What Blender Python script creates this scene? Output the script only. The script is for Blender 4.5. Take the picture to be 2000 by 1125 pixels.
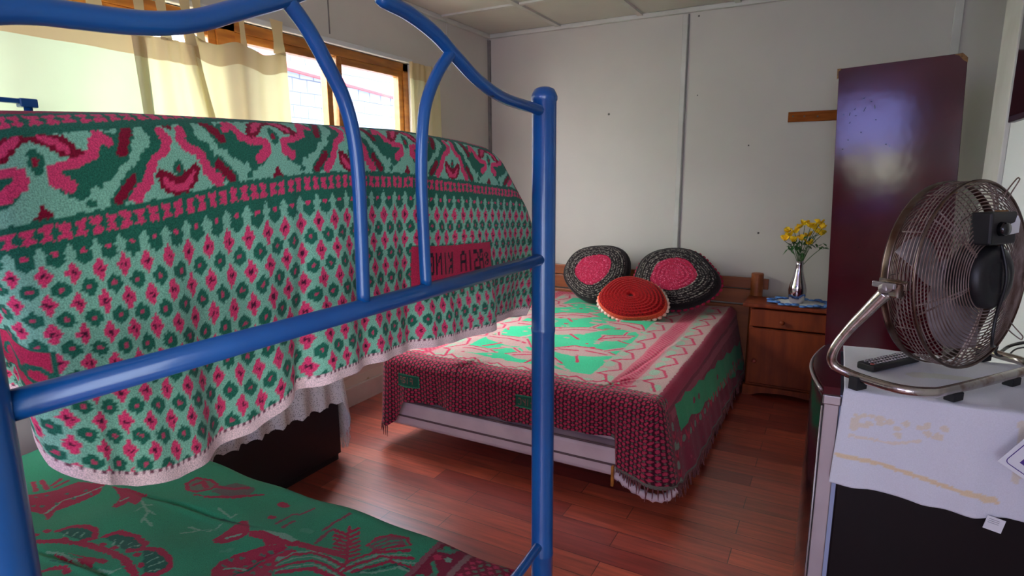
import bpy, bmesh, math, random
import numpy as np
from mathutils import Vector, Matrix
random.seed(7); RNG=np.random.default_rng(7)
for o in list(bpy.data.objects): bpy.data.objects.remove(o)
SC=bpy.context.scene; COL=SC.collection
pi=math.pi
# ------------------------------------------------------------ camera
F_PX=1157.3; PITCH=.1879; YAW=.4995; ROLL=-.0051; EYE=1.32
def cam_axes():
    cy,sy=math.cos(YAW),math.sin(YAW); cp,sp=math.cos(PITCH),math.sin(PITCH)
    fw=np.array([-sy*cp,cy*cp,-sp]); rt=np.array([cy,sy,0.]); up=np.cross(rt,fw)
    c,s=math.cos(ROLL),math.sin(ROLL)
    return np.array([c*rt+s*up,-s*rt+c*up,fw])
AX=cam_axes(); CP=np.array([0,0,EYE])
cd=bpy.data.cameras.new('camera'); cam=bpy.data.objects.new('camera',cd); COL.objects.link(cam)
cd.sensor_width=36; cd.lens=F_PX/2000*36; cd.clip_start=.02
m=Matrix(((AX[0][0],AX[1][0],-AX[2][0],0),(AX[0][1],AX[1][1],-AX[2][1],0),(AX[0][2],AX[1][2],-AX[2][2],EYE),(0,0,0,1)))
cam.matrix_world=m; SC.camera=cam
cd.dof.use_dof=True; cd.dof.focus_distance=1.05; cd.dof.aperture_fstop=18
def on(x,y,ax,v):                      # the point of the room seen at a place in the photograph, on a known plane
    r=AX.T@np.array([(x-1000)/F_PX,-(y-562.5)/F_PX,1]); i='xyz'.index(ax)
    return CP+(v-CP[i])/r[i]*r
# ------------------------------------------------------------ world, light, exposure
SC.view_settings.view_transform='Standard'; SC.view_settings.look='None'; SC.view_settings.gamma=1
SC.view_settings.use_curve_mapping=False; SC.view_settings.exposure=1.32
W=bpy.data.worlds.new('world'); SC.world=W; W.use_nodes=True
nt=W.node_tree; bg=nt.nodes['Background']
bg.inputs[0].default_value=(.97,.975,.97,1); bg.inputs[1].default_value=13.0
def portal(name,loc,rot,sx,sy):
    l=bpy.data.lights.new(name,'AREA'); l.shape='RECTANGLE'; l.size=sx; l.size_y=sy; l.cycles.is_portal=True
    o=bpy.data.objects.new(name,l); COL.objects.link(o); o.location=loc; o.rotation_euler=rot
portal('window_portal',(-2.52,1.62,1.38),(0,-pi/2,0),1.26,3.0)
portal('rear_portal',(-1.04,-2.06,1.52),(pi/2,0,0),.9,1.5)
portal('added_side_door_portal',(.63,-1.0,1.03),(0,pi/2,0),2.1,1.1)
portal('added_door_portal',(.24,-2.06,1.03),(pi/2,0,0),.5,2.1)
# ------------------------------------------------------------ materials
def lin(c):
    c=np.asarray(c,float)/255.
    return np.where(c<=.04045,c/12.92,((c+.055)/1.055)**2.4)
def L4(c): return tuple(lin(c))+(1,)
def mat(name,c,rough=.6,metal=0,noise=0,nscale=8,c2=None,bump=0,bscale=200,coat=0,spec=.5,stretch=None,sheen=0,ramp=(.35,.65),detail=4):
    m=bpy.data.materials.new(name); m.use_nodes=True; t=m.node_tree; b=t.nodes['Principled BSDF']
    b.inputs['Roughness'].default_value=rough; b.inputs['Metallic'].default_value=metal
    b.inputs['Specular IOR Level'].default_value=spec; b.inputs['Coat Weight'].default_value=coat
    b.inputs['Coat Roughness'].default_value=.12; b.inputs['Sheen Weight'].default_value=sheen
    b.inputs['Base Color'].default_value=L4(c)
    tc=t.nodes.new('ShaderNodeTexCoord'); mp=t.nodes.new('ShaderNodeMapping'); t.links.new(tc.outputs['Object'],mp.inputs[0])
    if stretch: mp.inputs['Scale'].default_value=stretch
    if c2 is not None:
        n=t.nodes.new('ShaderNodeTexNoise'); n.inputs['Scale'].default_value=nscale; n.inputs['Detail'].default_value=detail
        t.links.new(mp.outputs[0],n.inputs['Vector'])
        r=t.nodes.new('ShaderNodeValToRGB'); r.color_ramp.elements[0].position=ramp[0]; r.color_ramp.elements[1].position=ramp[1]
        r.color_ramp.elements[0].color=L4(c); r.color_ramp.elements[1].color=L4(c2)
        t.links.new(n.outputs[0],r.inputs[0]); t.links.new(r.outputs[0],b.inputs['Base Color'])
    if bump:
        n=t.nodes.new('ShaderNodeTexNoise'); n.inputs['Scale'].default_value=bscale
        t.links.new(mp.outputs[0],n.inputs['Vector'])
        u=t.nodes.new('ShaderNodeBump'); u.inputs['Strength'].default_value=bump; u.inputs['Distance'].default_value=.002
        t.links.new(n.outputs[0],u.inputs['Height']); t.links.new(u.outputs[0],b.inputs['Normal'])
    return m
def woven(name,rough=.95,fleck=.28,fscale=700,bump=.5,trans=0,sheen=.1):
    m=bpy.data.materials.new(name); m.use_nodes=True; t=m.node_tree; b=t.nodes['Principled BSDF']
    b.inputs['Roughness'].default_value=rough; b.inputs['Specular IOR Level'].default_value=.15; b.inputs['Sheen Weight'].default_value=sheen
    a=t.nodes.new('ShaderNodeAttribute'); a.attribute_name='Col'
    tc=t.nodes.new('ShaderNodeTexCoord'); n=t.nodes.new('ShaderNodeTexNoise'); n.inputs['Scale'].default_value=fscale; n.inputs['Detail'].default_value=2
    t.links.new(tc.outputs['Object'],n.inputs['Vector'])
    mr=t.nodes.new('ShaderNodeMapRange'); mr.inputs[1].default_value=.3; mr.inputs[2].default_value=.7
    mr.inputs[3].default_value=1-fleck; mr.inputs[4].default_value=1+fleck; t.links.new(n.outputs[0],mr.inputs[0])
    v=t.nodes.new('ShaderNodeVectorMath'); v.operation='SCALE'; t.links.new(a.outputs['Color'],v.inputs[0]); t.links.new(mr.outputs[0],v.inputs['Scale'])
    t.links.new(v.outputs[0],b.inputs['Base Color'])
    u=t.nodes.new('ShaderNodeBump'); u.inputs['Strength'].default_value=bump; u.inputs['Distance'].default_value=.0015
    t.links.new(n.outputs[0],u.inputs['Height']); t.links.new(u.outputs[0],b.inputs['Normal'])
    return m
M={}
M['wall']=mat('wall_paint',(200,193,184),.6,c2=(192,185,177),nscale=1.5,bump=.15,bscale=60)
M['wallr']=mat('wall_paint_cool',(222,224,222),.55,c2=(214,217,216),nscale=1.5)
M['ceil']=mat('ceiling_paint',(205,200,190),.7,c2=(196,191,182),nscale=2)
M['trim']=mat('white_trim',(205,202,196),.5,c2=(190,186,178),nscale=5)
M['shadowgap']=mat('grey_batten',(128,122,117),.6,c2=(112,107,103),nscale=20)
M['dirty']=mat('stained_skirting',(205,202,190),.6,c2=(150,140,80),nscale=9,ramp=(.62,.72))
M['pine']=mat('varnished_pine',(176,112,44),.4,c2=(140,82,28),nscale=6,stretch=(6,1,6),coat=.2)
M['wood']=mat('nightstand_wood',(140,60,22),.5,c2=(112,42,14),nscale=4,stretch=(5,5,.7),coat=.05,spec=.3)
M['woodh']=mat('headboard_wood',(156,84,38),.5,c2=(128,62,26),nscale=4,stretch=(.8,5,6),coat=.15)
M['reddoor']=mat('knob_red',(150,60,45),.4)
M['blue']=mat('blue_enamel',(8,84,150),.3,c2=(6,68,132),nscale=5,coat=.5,bump=.12,bscale=40,spec=.5)
def add_chips(m,scale=14,th=.70,col=(16,22,60)):
    t=m.node_tree; b=t.nodes['Principled BSDF']; src=b.inputs['Base Color'].links[0].from_socket
    tc=t.nodes.new('ShaderNodeTexCoord'); n=t.nodes.new('ShaderNodeTexNoise'); n.inputs['Scale'].default_value=scale; n.inputs['Detail'].default_value=6
    t.links.new(tc.outputs['Object'],n.inputs['Vector'])
    r=t.nodes.new('ShaderNodeValToRGB'); r.color_ramp.elements[0].position=th; r.color_ramp.elements[1].position=th+.012
    t.links.new(n.outputs[0],r.inputs[0]); x=t.nodes.new('ShaderNodeMix'); x.data_type='RGBA'
    t.links.new(r.outputs[0],x.inputs[0]); t.links.new(src,x.inputs[6]); x.inputs[7].default_value=L4(col); t.links.new(x.outputs[2],b.inputs['Base Color'])
add_chips(M['blue'],38,.72)
M['lacquer']=mat('maroon_lacquer',(72,6,20),.5,c2=(60,4,16),nscale=5,coat=1.0,bump=.05,bscale=9,spec=.02)
M['lacquer'].node_tree.nodes['Principled BSDF'].inputs['Coat Roughness'].default_value=.12
t_=M['lacquer'].node_tree; b_=t_.nodes['Principled BSDF']; b_.inputs['Coat IOR'].default_value=1.42
u_=b_.inputs['Normal'].links[0].from_node; u_.inputs['Strength'].default_value=.28; t_.links.new(u_.outputs[0],b_.inputs['Coat Normal'])
add_chips(M['lacquer'],30,.73,(20,8,14))
M['chip']=mat('bare_chipboard',(150,110,70),.9,c2=(110,78,48),nscale=90)
M['chrome']=mat('pitted_chrome',(186,178,172),.22,metal=1,c2=(120,78,62),nscale=26,ramp=(.5,.72),detail=8,bump=.2,bscale=220)
M['wire']=mat('rusty_wire',(146,128,124),.5,metal=.4,c2=(98,74,66),nscale=24)
M['rimm']=mat('dull_rim',(120,104,98),.3,metal=1,c2=(88,62,52),nscale=18)
M['blade']=mat('dusty_blade',(168,156,156),.7,metal=.1,c2=(132,122,124),nscale=16)
M['black']=mat('black_plastic',(16,16,19),.45,c2=(30,28,30),nscale=20)
M['blackg']=mat('glossy_black',(10,10,13),.12,coat=.4)
M['rubber']=mat('rubber',(22,22,24),.8)
M['silver']=mat('brushed_silver',(176,168,172),.35,metal=.8,c2=(160,150,152),nscale=3)
M['fridge']=mat('dark_brown_fridge',(15,8,10),.5,c2=(20,10,12),nscale=5,bump=.2,bscale=50,spec=.2)
add_chips(M['fridge'],20,.755,(90,80,80))
M['gasket']=mat('blue_grey_gasket',(150,160,190),.6)
M['label']=mat('label_white',(222,222,226),.7)
M['purple']=mat('purple_print',(70,40,130),.6)
M['inkgrey']=mat('faded_print',(150,150,160),.8)
M['screen']=mat('tv_screen',(6,6,9),.08,coat=.3)
M['tvb']=mat('tv_bezel',(34,20,28),.3)
M['vase']=mat('polished_vase',(214,206,216),.12,metal=1)
M['yellow']=mat('yellow_petal',(255,226,40),.6,c2=(250,196,16),nscale=60)
M['leaf']=mat('leaf_green',(58,110,48),.6,c2=(36,78,36),nscale=60)
M['stem']=mat('stem_green',(60,96,44),.7)
M['doilyw']=mat('doily_white',(222,222,224),.9,bump=.8,bscale=300)
M['doilyb']=mat('doily_blue',(52,98,178),.9,c2=(110,160,220),nscale=60,bump=.6,bscale=300)
M['tick']=mat('mattress_ticking',(205,180,186),.85,c2=(190,164,172),nscale=7,bump=.5,bscale=40)
M['tickd']=mat('mattress_piping',(96,72,76),.9)
M['black_wood']=mat('black_wood',(12,8,12),.5,c2=(18,12,16),nscale=4,stretch=(1,1,6),bump=.4,bscale=14)
M['sheet']=mat('sheet',(205,205,205),.9)
M['shade']=mat('hedge_leaf',(90,150,70),.8,c2=(50,110,50),nscale=12)
M['ground']=mat('outdoor_ground',(150,150,140),.9)
M['pinkgutter']=mat('pink_gutter',(130,40,50),.6)
M['nail']=mat('nail_mark',(90,84,78),.8)
M['cloth_blanket']=woven('woven_blanket'); M['cloth_far']=woven('woven_blanket_far',fscale=260,fleck=.2)
M['knit']=woven('crochet',fscale=160,fleck=.35,bump=1)
# floor planks
def floor_mat():
    m=bpy.data.materials.new('laminate_planks'); m.use_nodes=True; t=m.node_tree; b=t.nodes['Principled BSDF']
    tc=t.nodes.new('ShaderNodeTexCoord'); br=t.nodes.new('ShaderNodeTexBrick'); t.links.new(tc.outputs['Object'],br.inputs['Vector'])
    br.inputs['Scale'].default_value=1; br.inputs['Brick Width'].default_value=.62; br.inputs['Row Height'].default_value=.098
    br.inputs['Mortar Size'].default_value=.0018; br.inputs['Mortar Smooth'].default_value=.3; br.offset=.37; br.squash=1.0
    br.inputs['Color1'].default_value=L4((184,82,58)); br.inputs['Color2'].default_value=L4((132,48,40)); br.inputs['Mortar'].default_value=L4((62,22,20))
    mp=t.nodes.new('ShaderNodeMapping'); mp.inputs['Scale'].default_value=(1.6,22,1); t.links.new(tc.outputs['Object'],mp.inputs[0])
    n=t.nodes.new('ShaderNodeTexNoise'); n.inputs['Scale'].default_value=2.2; n.inputs['Detail'].default_value=7; n.inputs['Roughness'].default_value=.65; t.links.new(mp.outputs[0],n.inputs['Vector'])
    mr=t.nodes.new('ShaderNodeMapRange'); mr.inputs[1].default_value=.3; mr.inputs[2].default_value=.7; mr.inputs[3].default_value=.55; mr.inputs[4].default_value=1.5
    t.links.new(n.outputs[0],mr.inputs[0])
    v=t.nodes.new('ShaderNodeVectorMath'); v.operation='SCALE'; t.links.new(br.outputs['Color'],v.inputs[0]); t.links.new(mr.outputs[0],v.inputs['Scale'])
    t.links.new(v.outputs[0],b.inputs['Base Color'])
    n2=t.nodes.new('ShaderNodeTexNoise'); n2.inputs['Scale'].default_value=6; t.links.new(tc.outputs['Object'],n2.inputs['Vector'])
    m2=t.nodes.new('ShaderNodeMapRange'); m2.inputs[3].default_value=.24; m2.inputs[4].default_value=.42; t.links.new(n2.outputs[0],m2.inputs[0]); t.links.new(m2.outputs[0],b.inputs['Roughness'])
    b.inputs['Specular IOR Level'].default_value=.7; b.inputs['Coat Weight'].default_value=1; b.inputs['Coat Roughness'].default_value=.3; b.inputs['Coat IOR'].default_value=1.75
    u=t.nodes.new('ShaderNodeBump'); u.inputs['Strength'].default_value=.25; u.inputs['Distance'].default_value=.001
    t.links.new(br.outputs['Fac'],u.inputs['Height']); u.invert=True; t.links.new(u.outputs[0],b.inputs['Normal'])
    return m
M['floor']=floor_mat()
def glass_mat(tint=(.96,.98,1,1)):
    m=bpy.data.materials.new('window_glass'); m.use_nodes=True; t=m.node_tree; t.nodes.remove(t.nodes['Principled BSDF'])
    a=t.nodes.new('ShaderNodeBsdfTransparent'); a.inputs[0].default_value=tint; g=t.nodes.new('ShaderNodeBsdfGlossy'); g.inputs['Roughness'].default_value=.02
    x=t.nodes.new('ShaderNodeMixShader'); x.inputs[0].default_value=.06
    t.links.new(a.outputs[0],x.inputs[1]); t.links.new(g.outputs[0],x.inputs[2]); t.links.new(x.outputs[0],t.nodes['Material Output'].inputs[0]); return m
M['glass']=glass_mat(); M['glassv']=glass_mat((.40,.42,.68,1)); M['glassw']=glass_mat((.60,.60,.54,1)); M['glassp']=glass_mat((.12,.09,.24,1)); M['glassd']=glass_mat((.56,.57,.66,1)); M['glasse']=glass_mat((.42,.44,.46,1))
def curtain_mat(name,c,tr):
    m=bpy.data.materials.new(name); m.use_nodes=True; t=m.node_tree; t.nodes.remove(t.nodes['Principled BSDF'])
    d=t.nodes.new('ShaderNodeBsdfDiffuse'); s=t.nodes.new('ShaderNodeBsdfTranslucent')
    tc=t.nodes.new('ShaderNodeTexCoord'); n=t.nodes.new('ShaderNodeTexNoise'); n.inputs['Scale'].default_value=5; t.links.new(tc.outputs['Object'],n.inputs['Vector'])
    r=t.nodes.new('ShaderNodeValToRGB'); r.color_ramp.elements[0].color=L4(c); r.color_ramp.elements[1].color=L4(tuple(int(v*.93) for v in c)); t.links.new(n.outputs[0],r.inputs[0])
    t.links.new(r.outputs[0],d.inputs[0]); t.links.new(r.outputs[0],s.inputs[0])
    x=t.nodes.new('ShaderNodeMixShader'); x.inputs[0].default_value=tr
    t.links.new(d.outputs[0],x.inputs[1]); t.links.new(s.outputs[0],x.inputs[2]); t.links.new(x.outputs[0],t.nodes['Material Output'].inputs[0]); return m
M['curtain']=curtain_mat('cream_curtain',(232,222,178),.17)
M['curtain_greenlit']=curtain_mat('cream_curtain_green_lit',(210,222,188),.14)  # green light from the leaves outside is put into the cream colour
M['hem']=curtain_mat('curtain_hem',(216,192,146),.09)
def lace_mat():
    m=bpy.data.materials.new('lace'); m.use_nodes=True; t=m.node_tree; b=t.nodes['Principled BSDF']; b.inputs['Base Color'].default_value=L4((215,205,205)); b.inputs['Roughness'].default_value=.9
    tc=t.nodes.new('ShaderNodeTexCoord'); v=t.nodes.new('ShaderNodeTexVoronoi'); v.inputs['Scale'].default_value=160; t.links.new(tc.outputs['Object'],v.inputs['Vector'])
    r=t.nodes.new('ShaderNodeValToRGB'); r.color_ramp.elements[0].position=.22; r.color_ramp.elements[1].position=.32
    r.color_ramp.elements[0].color=(.25,.25,.25,1); t.links.new(v.outputs['Distance'],r.inputs[0]); t.links.new(r.outputs[0],b.inputs['Alpha']); return m
M['lace']=lace_mat()
def shingle_mat():
    m=bpy.data.materials.new('scalloped_shingles'); m.use_nodes=True; t=m.node_tree; b=t.nodes['Principled BSDF']; b.inputs['Roughness'].default_value=.8
    tc=t.nodes.new('ShaderNodeTexCoord'); mp=t.nodes.new('ShaderNodeMapping'); mp.inputs['Rotation'].default_value=(0,pi/2,pi/2); t.links.new(tc.outputs['Object'],mp.inputs[0])
    sx=t.nodes.new('ShaderNodeSeparateXYZ'); t.links.new(tc.outputs['Object'],sx.inputs[0]); cx=t.nodes.new('ShaderNodeCombineXYZ'); t.links.new(sx.outputs['Y'],cx.inputs['X']); t.links.new(sx.outputs['Z'],cx.inputs['Y'])
    nn=t.nodes.new('ShaderNodeTexNoise'); nn.inputs['Scale'].default_value=2; t.links.new(tc.outputs['Object'],nn.inputs['Vector'])
    ad=t.nodes.new('ShaderNodeVectorMath'); ad.operation='MULTIPLY_ADD'; ad.inputs[1].default_value=(.05,.05,0); t.links.new(nn.outputs['Color'],ad.inputs[0]); t.links.new(cx.outputs[0],ad.inputs[2])
    br=t.nodes.new('ShaderNodeTexBrick'); t.links.new(ad.outputs[0],br.inputs['Vector']); br.inputs['Scale'].default_value=1; br.inputs['Brick Width'].default_value=.2; br.inputs['Row Height'].default_value=.14
    br.inputs['Mortar Size'].default_value=.007; br.inputs['Color1'].default_value=L4((78,84,100)); br.inputs['Color2'].default_value=L4((66,74,94)); br.inputs['Mortar'].default_value=L4((22,30,52))
    t.links.new(br.outputs['Color'],b.inputs['Base Color']); return m
M['shingle']=shingle_mat()
# ------------------------------------------------------------ mesh helpers
def tag(o,label=None,cat=None,group=None,kind=None):
    if label: o['label']=label
    if cat: o['category']=cat
    if group: o['group']=group
    if kind: o['kind']=kind
    return o
def link_mesh(name,me,m,parent=None,smooth=False):
    o=bpy.data.objects.new(name,me); COL.objects.link(o)
    if m is not None: me.materials.append(m)
    if smooth: me.polygons.foreach_set('use_smooth',[True]*len(me.polygons))
    if parent is not None:
        o.parent=parent; o.matrix_parent_inverse=parent.matrix_basis.inverted()
    return o
def obj(name,bm,m,parent=None,smooth=False,bevel=0,seg=2):
    bmesh.ops.recalc_face_normals(bm,faces=bm.faces)
    me=bpy.data.meshes.new(name); bm.to_mesh(me); bm.free()
    o=link_mesh(name,me,m,parent,smooth)
    if bevel:
        b=o.modifiers.new('bevel','BEVEL'); b.width=bevel; b.segments=seg; b.limit_method='ANGLE'; b.harden_normals=False
    return o
def thing(name,label,cat,loc,rz=0,group=None):
    o=bpy.data.objects.new(name,None); COL.objects.link(o); o.location=loc; o.rotation_euler=(0,0,rz); o.empty_display_size=.05
    o.matrix_basis=Matrix.Translation(loc)@Matrix.Rotation(rz,4,'Z')
    return tag(o,label,cat,group)
def B(): return bmesh.new()
def box(bm,x0,x1,y0,y1,z0,z1,mx=None):
    vs=[bm.verts.new(((x0,x1)[i],(y0,y1)[j],(z0,z1)[k])) for i in (0,1) for j in (0,1) for k in (0,1)]
    for f in ((0,1,3,2),(4,6,7,5),(0,4,5,1),(2,3,7,6),(0,2,6,4),(1,5,7,3)): bm.faces.new([vs[i] for i in f])
    if mx is not None: bmesh.ops.transform(bm,matrix=mx,verts=vs)
    return bm
def smooth_path(P,n=8,closed=False):
    P=[np.array(p,float) for p in P]; out=[]
    N=len(P); rng=range(N if closed else N-1)
    for i in rng:
        g=(lambda k:P[k%N]) if closed else (lambda k:P[min(max(k,0),N-1)])
        a,b,c,d=g(i-1),g(i),g(i+1),g(i+2)
        for k in range(n):
            t=k/n; out.append(.5*((2*b)+(-a+c)*t+(2*a-5*b+4*c-d)*t*t+(-a+3*b-3*c+d)*t**3))
    if not closed: out.append(P[-1])
    return out
def tube(bm,P,r,seg=10,closed=False,caps=True,radii=None):
    P=[Vector(p) for p in P]; n=len(P); rings=[]; prev=None
    for i in range(n):
        if closed: t=(P[(i+1)%n]-P[i-1])
        else: t=P[min(i+1,n-1)]-P[max(i-1,0)]
        t.normalize()
        if prev is None:
            a=Vector((0,0,1)) if abs(t.z)<.9 else Vector((1,0,0)); u=t.cross(a).normalized()
        else: u=(prev-t*prev.dot(t)).normalized()
        prev=u; w=t.cross(u); rr=radii[i] if radii else r
        rings.append([bm.verts.new(P[i]+rr*(math.cos(2*pi*k/seg)*u+math.sin(2*pi*k/seg)*w)) for k in range(seg)])
    for i in range(n if closed else n-1):
        a,b=rings[i],rings[(i+1)%n]
        off=0
        if closed and i==n-1:
            off=min(range(seg),key=lambda q:(a[0].co-b[q].co).length)
        for k in range(seg): bm.faces.new((a[k],a[(k+1)%seg],b[(k+1+off)%seg],b[(k+off)%seg]))
    if caps and not closed: bm.faces.new(rings[0]); bm.faces.new(rings[-1])
    return bm
def lathe(bm,prof,seg=32,mx=None):
    rings=[]; new=[]
    for r,z in prof:
        if r<1e-5: v=bm.verts.new((0,0,z)); rings.append([v]); new.append(v)
        else:
            q=[bm.verts.new((r*math.cos(2*pi*k/seg),r*math.sin(2*pi*k/seg),z)) for k in range(seg)]; rings.append(q); new+=q
    for a,b in zip(rings,rings[1:]):
        for k in range(seg):
            if len(a)==1 and len(b)==1: continue
            if len(a)==1: bm.faces.new((a[0],b[k],b[(k+1)%seg]))
            elif len(b)==1: bm.faces.new((a[k],a[(k+1)%seg],b[0]))
            else: bm.faces.new((a[k],a[(k+1)%seg],b[(k+1)%seg],b[k]))
    if mx is not None: bmesh.ops.transform(bm,matrix=mx,verts=new)
    return bm
def prism(bm,poly,z0,z1,mx=None):
    a=[bm.verts.new((p[0],p[1],z0)) for p in poly]; b=[bm.verts.new((p[0],p[1],z1)) for p in poly]; n=len(poly)
    bm.faces.new(a); bm.faces.new(b)
    for i in range(n): bm.faces.new((a[i],a[(i+1)%n],b[(i+1)%n],b[i]))
    if mx is not None: bmesh.ops.transform(bm,matrix=mx,verts=a+b)
    return bm
def T(x,y,z): return Matrix.Translation((x,y,z))
def R(a,ax): return Matrix.Rotation(a,4,ax)
def grid_mesh(name,P,Cc=None,keep=None,extra=None):
    """P: (n,m,3) points; Cc: (n,m,3) linear colours; keep: (n-1,m-1) bool; extra: further (P,C,keep) sheets joined into the same mesh"""
    sheets=[(P,Cc,keep)]+(extra or []); V=[];CL=[];FA=[];base=0
    for p,c,k in sheets:
        n,mm=p.shape[:2]; idx=np.arange(n*mm).reshape(n,mm)+base
        q=np.stack([idx[:-1,:-1],idx[:-1,1:],idx[1:,1:],idx[1:,:-1]],-1).reshape(-1,4)
        if k is not None: q=q[k.reshape(-1)]
        V.append(p.reshape(-1,3)); FA.append(q); base+=n*mm
        if c is not None: CL.append(c.reshape(-1,3))
    V=np.concatenate(V); FA=np.concatenate(FA)
    used=np.zeros(len(V),bool); used[FA.reshape(-1)]=True; remap=np.cumsum(used)-1; V=V[used]; FA=remap[FA]
    me=bpy.data.meshes.new(name); me.vertices.add(len(V)); me.vertices.foreach_set('co',V.astype(np.float32).ravel())
    me.loops.add(FA.size); me.loops.foreach_set('vertex_index',FA.astype(np.int32).ravel())
    me.polygons.add(len(FA)); me.polygons.foreach_set('loop_start',np.arange(0,FA.size,4,dtype=np.int32)); me.polygons.foreach_set('loop_total',np.full(len(FA),4,np.int32))
    me.update(calc_edges=True); me.polygons.foreach_set('use_smooth',np.ones(len(FA),bool))
    if CL:
        CL=np.concatenate(CL)[used]; at=me.color_attributes.new('Col','FLOAT_COLOR','POINT')
        at.data.foreach_set('color',np.concatenate([CL,np.ones((len(CL),1))],1).astype(np.float32).ravel())
    return me
# woven picture on a stitch grid
class Weave:
    def __init__(s,x0,x1,y0,y1,res,base,jag=1.0):
        s.x0,s.y0,s.res=x0,y0,res; s.nx=int((x1-x0)/res)+1; s.ny=int((y1-y0)/res)+1
        s.A=np.tile(lin(base),(s.ny,s.nx,1)).astype(float)
        X,Y=np.meshgrid(x0+np.arange(s.nx)*res,y0+np.arange(s.ny)*res)
        j=RNG.uniform(-1,1,(s.ny//2+1,s.nx//2+1,2)).repeat(2,0).repeat(2,1)[:s.ny,:s.nx]
        s.X=X+j[...,0]*res*jag; s.Y=Y+j[...,1]*res*jag
    def win(s,x0,x1,y0,y1):
        a=max(0,int((x0-s.x0)/s.res)-3);b=min(s.nx,int((x1-s.x0)/s.res)+4);c=max(0,int((y0-s.y0)/s.res)-3);d=min(s.ny,int((y1-s.y0)/s.res)+4)
        return (slice(c,max(c,d)),slice(a,max(a,b)))
    def line(s,P,r,c):
        c=lin(c)
        for i in range(max(1,len(P)-1)):
            a=P[i]; b=P[min(i+1,len(P)-1)]; r0=r if np.isscalar(r) else r[i]; r1=r if np.isscalar(r) else r[min(i+1,len(P)-1)]
            rm=max(r0,r1); w=s.win(min(a[0],b[0])-rm,max(a[0],b[0])+rm,min(a[1],b[1])-rm,max(a[1],b[1])+rm)
            X,Y=s.X[w],s.Y[w]
            if X.size==0: continue
            dx,dy=b[0]-a[0],b[1]-a[1]; l=dx*dx+dy*dy
            t=np.clip(((X-a[0])*dx+(Y-a[1])*dy)/l,0,1) if l>0 else 0*X
            s.A[w][np.hypot(X-a[0]-t*dx,Y-a[1]-t*dy)<r0+(r1-r0)*t]=c
    def ell(s,x,y,rx,ry,c,ang=0):
        m=max(rx,ry); w=s.win(x-m,x+m,y-m,y+m); X,Y=s.X[w]-x,s.Y[w]-y; ca,sa=math.cos(ang),math.sin(ang)
        s.A[w][((X*ca+Y*sa)/rx)**2+((-X*sa+Y*ca)/ry)**2<1]=lin(c)
    def poly(s,P,c):
        xs=[p[0] for p in P]; ys=[p[1] for p in P]; w=s.win(min(xs),max(xs),min(ys),max(ys)); X,Y=s.X[w],s.Y[w]
        ins=np.zeros(X.shape,bool); n=len(P)
        for i in range(n):
            (xa,ya),(xb,yb)=P[i],P[(i+1)%n]
            if ya==yb: continue
            cr=((ya>Y)!=(yb>Y))&(X<(xb-xa)*(Y-ya)/(yb-ya)+xa); ins^=cr
        s.A[w][ins]=lin(c)
    def mask(s,f,c):
        s.A[f(s.X,s.Y)]=lin(c)
    def get(s,x,y):
        i=np.clip(np.rint((x-s.x0)/s.res).astype(int),0,s.nx-1); j=np.clip(np.rint((y-s.y0)/s.res).astype(int),0,s.ny-1)
        return s.A[j,i]
TEAL=(126,184,158);DG=(34,100,80);PK=(212,62,106);MR=(124,10,42);HEM=(226,196,196);GREY=(120,118,108)
FONT={'A':["01110","10001","10001","11111","10001","10001","10001"],'S':["01111","10000","10000","01110","00001","00001","11110"],'I':["00100"]*7,
'K':["10001","10010","10100","11000","10100","10010","10001"],'N':["10001","11001","10101","10011","10001","10001","10001"],'G':["01111","10000","10000","10111","10001","10001","01110"],
'(':["00111","01000","10011","10110","10011","01000","00111"],' ':["00000"]*7,
'R':["11110","10001","10001","11110","10100","10010","10001"],'B':["11110","10001","10001","11110","10001","10001","11110"],'E':["11111","10000","10000","11110","10000","10000","11111"],'D':["11110","10001","10001","10001","10001","10001","11110"]}
def write(w,txt,x0,y0,cw,ch,col,mirror=False,flip=False,bold=1):
    sx,sy=w.X,w.Y; w.X,w.Y=np.meshgrid(w.x0+np.arange(w.nx)*w.res,w.y0+np.arange(w.ny)*w.res)
    """letters on a stitch grid: x0 = edge the text starts from, y0 = foot of the letters"""
    sg=-1 if mirror else 1
    for k,chh in enumerate(txt):
        for r,row in enumerate(FONT[chh]):
            for c,b in enumerate(row):
                if b=='1':
                    x=x0+sg*(k*cw+c*cw/6.3); y=y0+(6-r)*ch/7
                    if flip: y=y0+r*ch/7
                    w.poly([(x,y),(x+sg*bold*cw/6.0,y),(x+sg*bold*cw/6.0,y+ch/6.2),(x,y+ch/6.2)],col)
    w.X,w.Y=sx,sy
def path_fn(pts,radii):
    """open path with rounded corners -> arrays of arc length, position, outward normal (left-hand side turned by the caller)"""
    P=[np.array(p,float) for p in pts]; out=[P[0]]
    for i in range(1,len(P)-1):
        a,b,c=P[i-1],P[i],P[i+1]; d1=(a-b)/np.linalg.norm(a-b); d2=(c-b)/np.linalg.norm(c-b); r=radii[i]
        s,e=b+d1*r,b+d2*r; ce=b+(d1+d2)*r
        a0=math.atan2(*(s-ce)[::-1]); a1=math.atan2(*(e-ce)[::-1]); da=(a1-a0+pi)%(2*pi)-pi
        out+= [ce+r*np.array([math.cos(a0+da*k/24),math.sin(a0+da*k/24)]) for k in range(25)]
    out.append(P[-1]); out=np.array(out); S=np.concatenate([[0],np.cumsum(np.linalg.norm(np.diff(out,axis=0),axis=1))])
    return S,out
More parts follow.
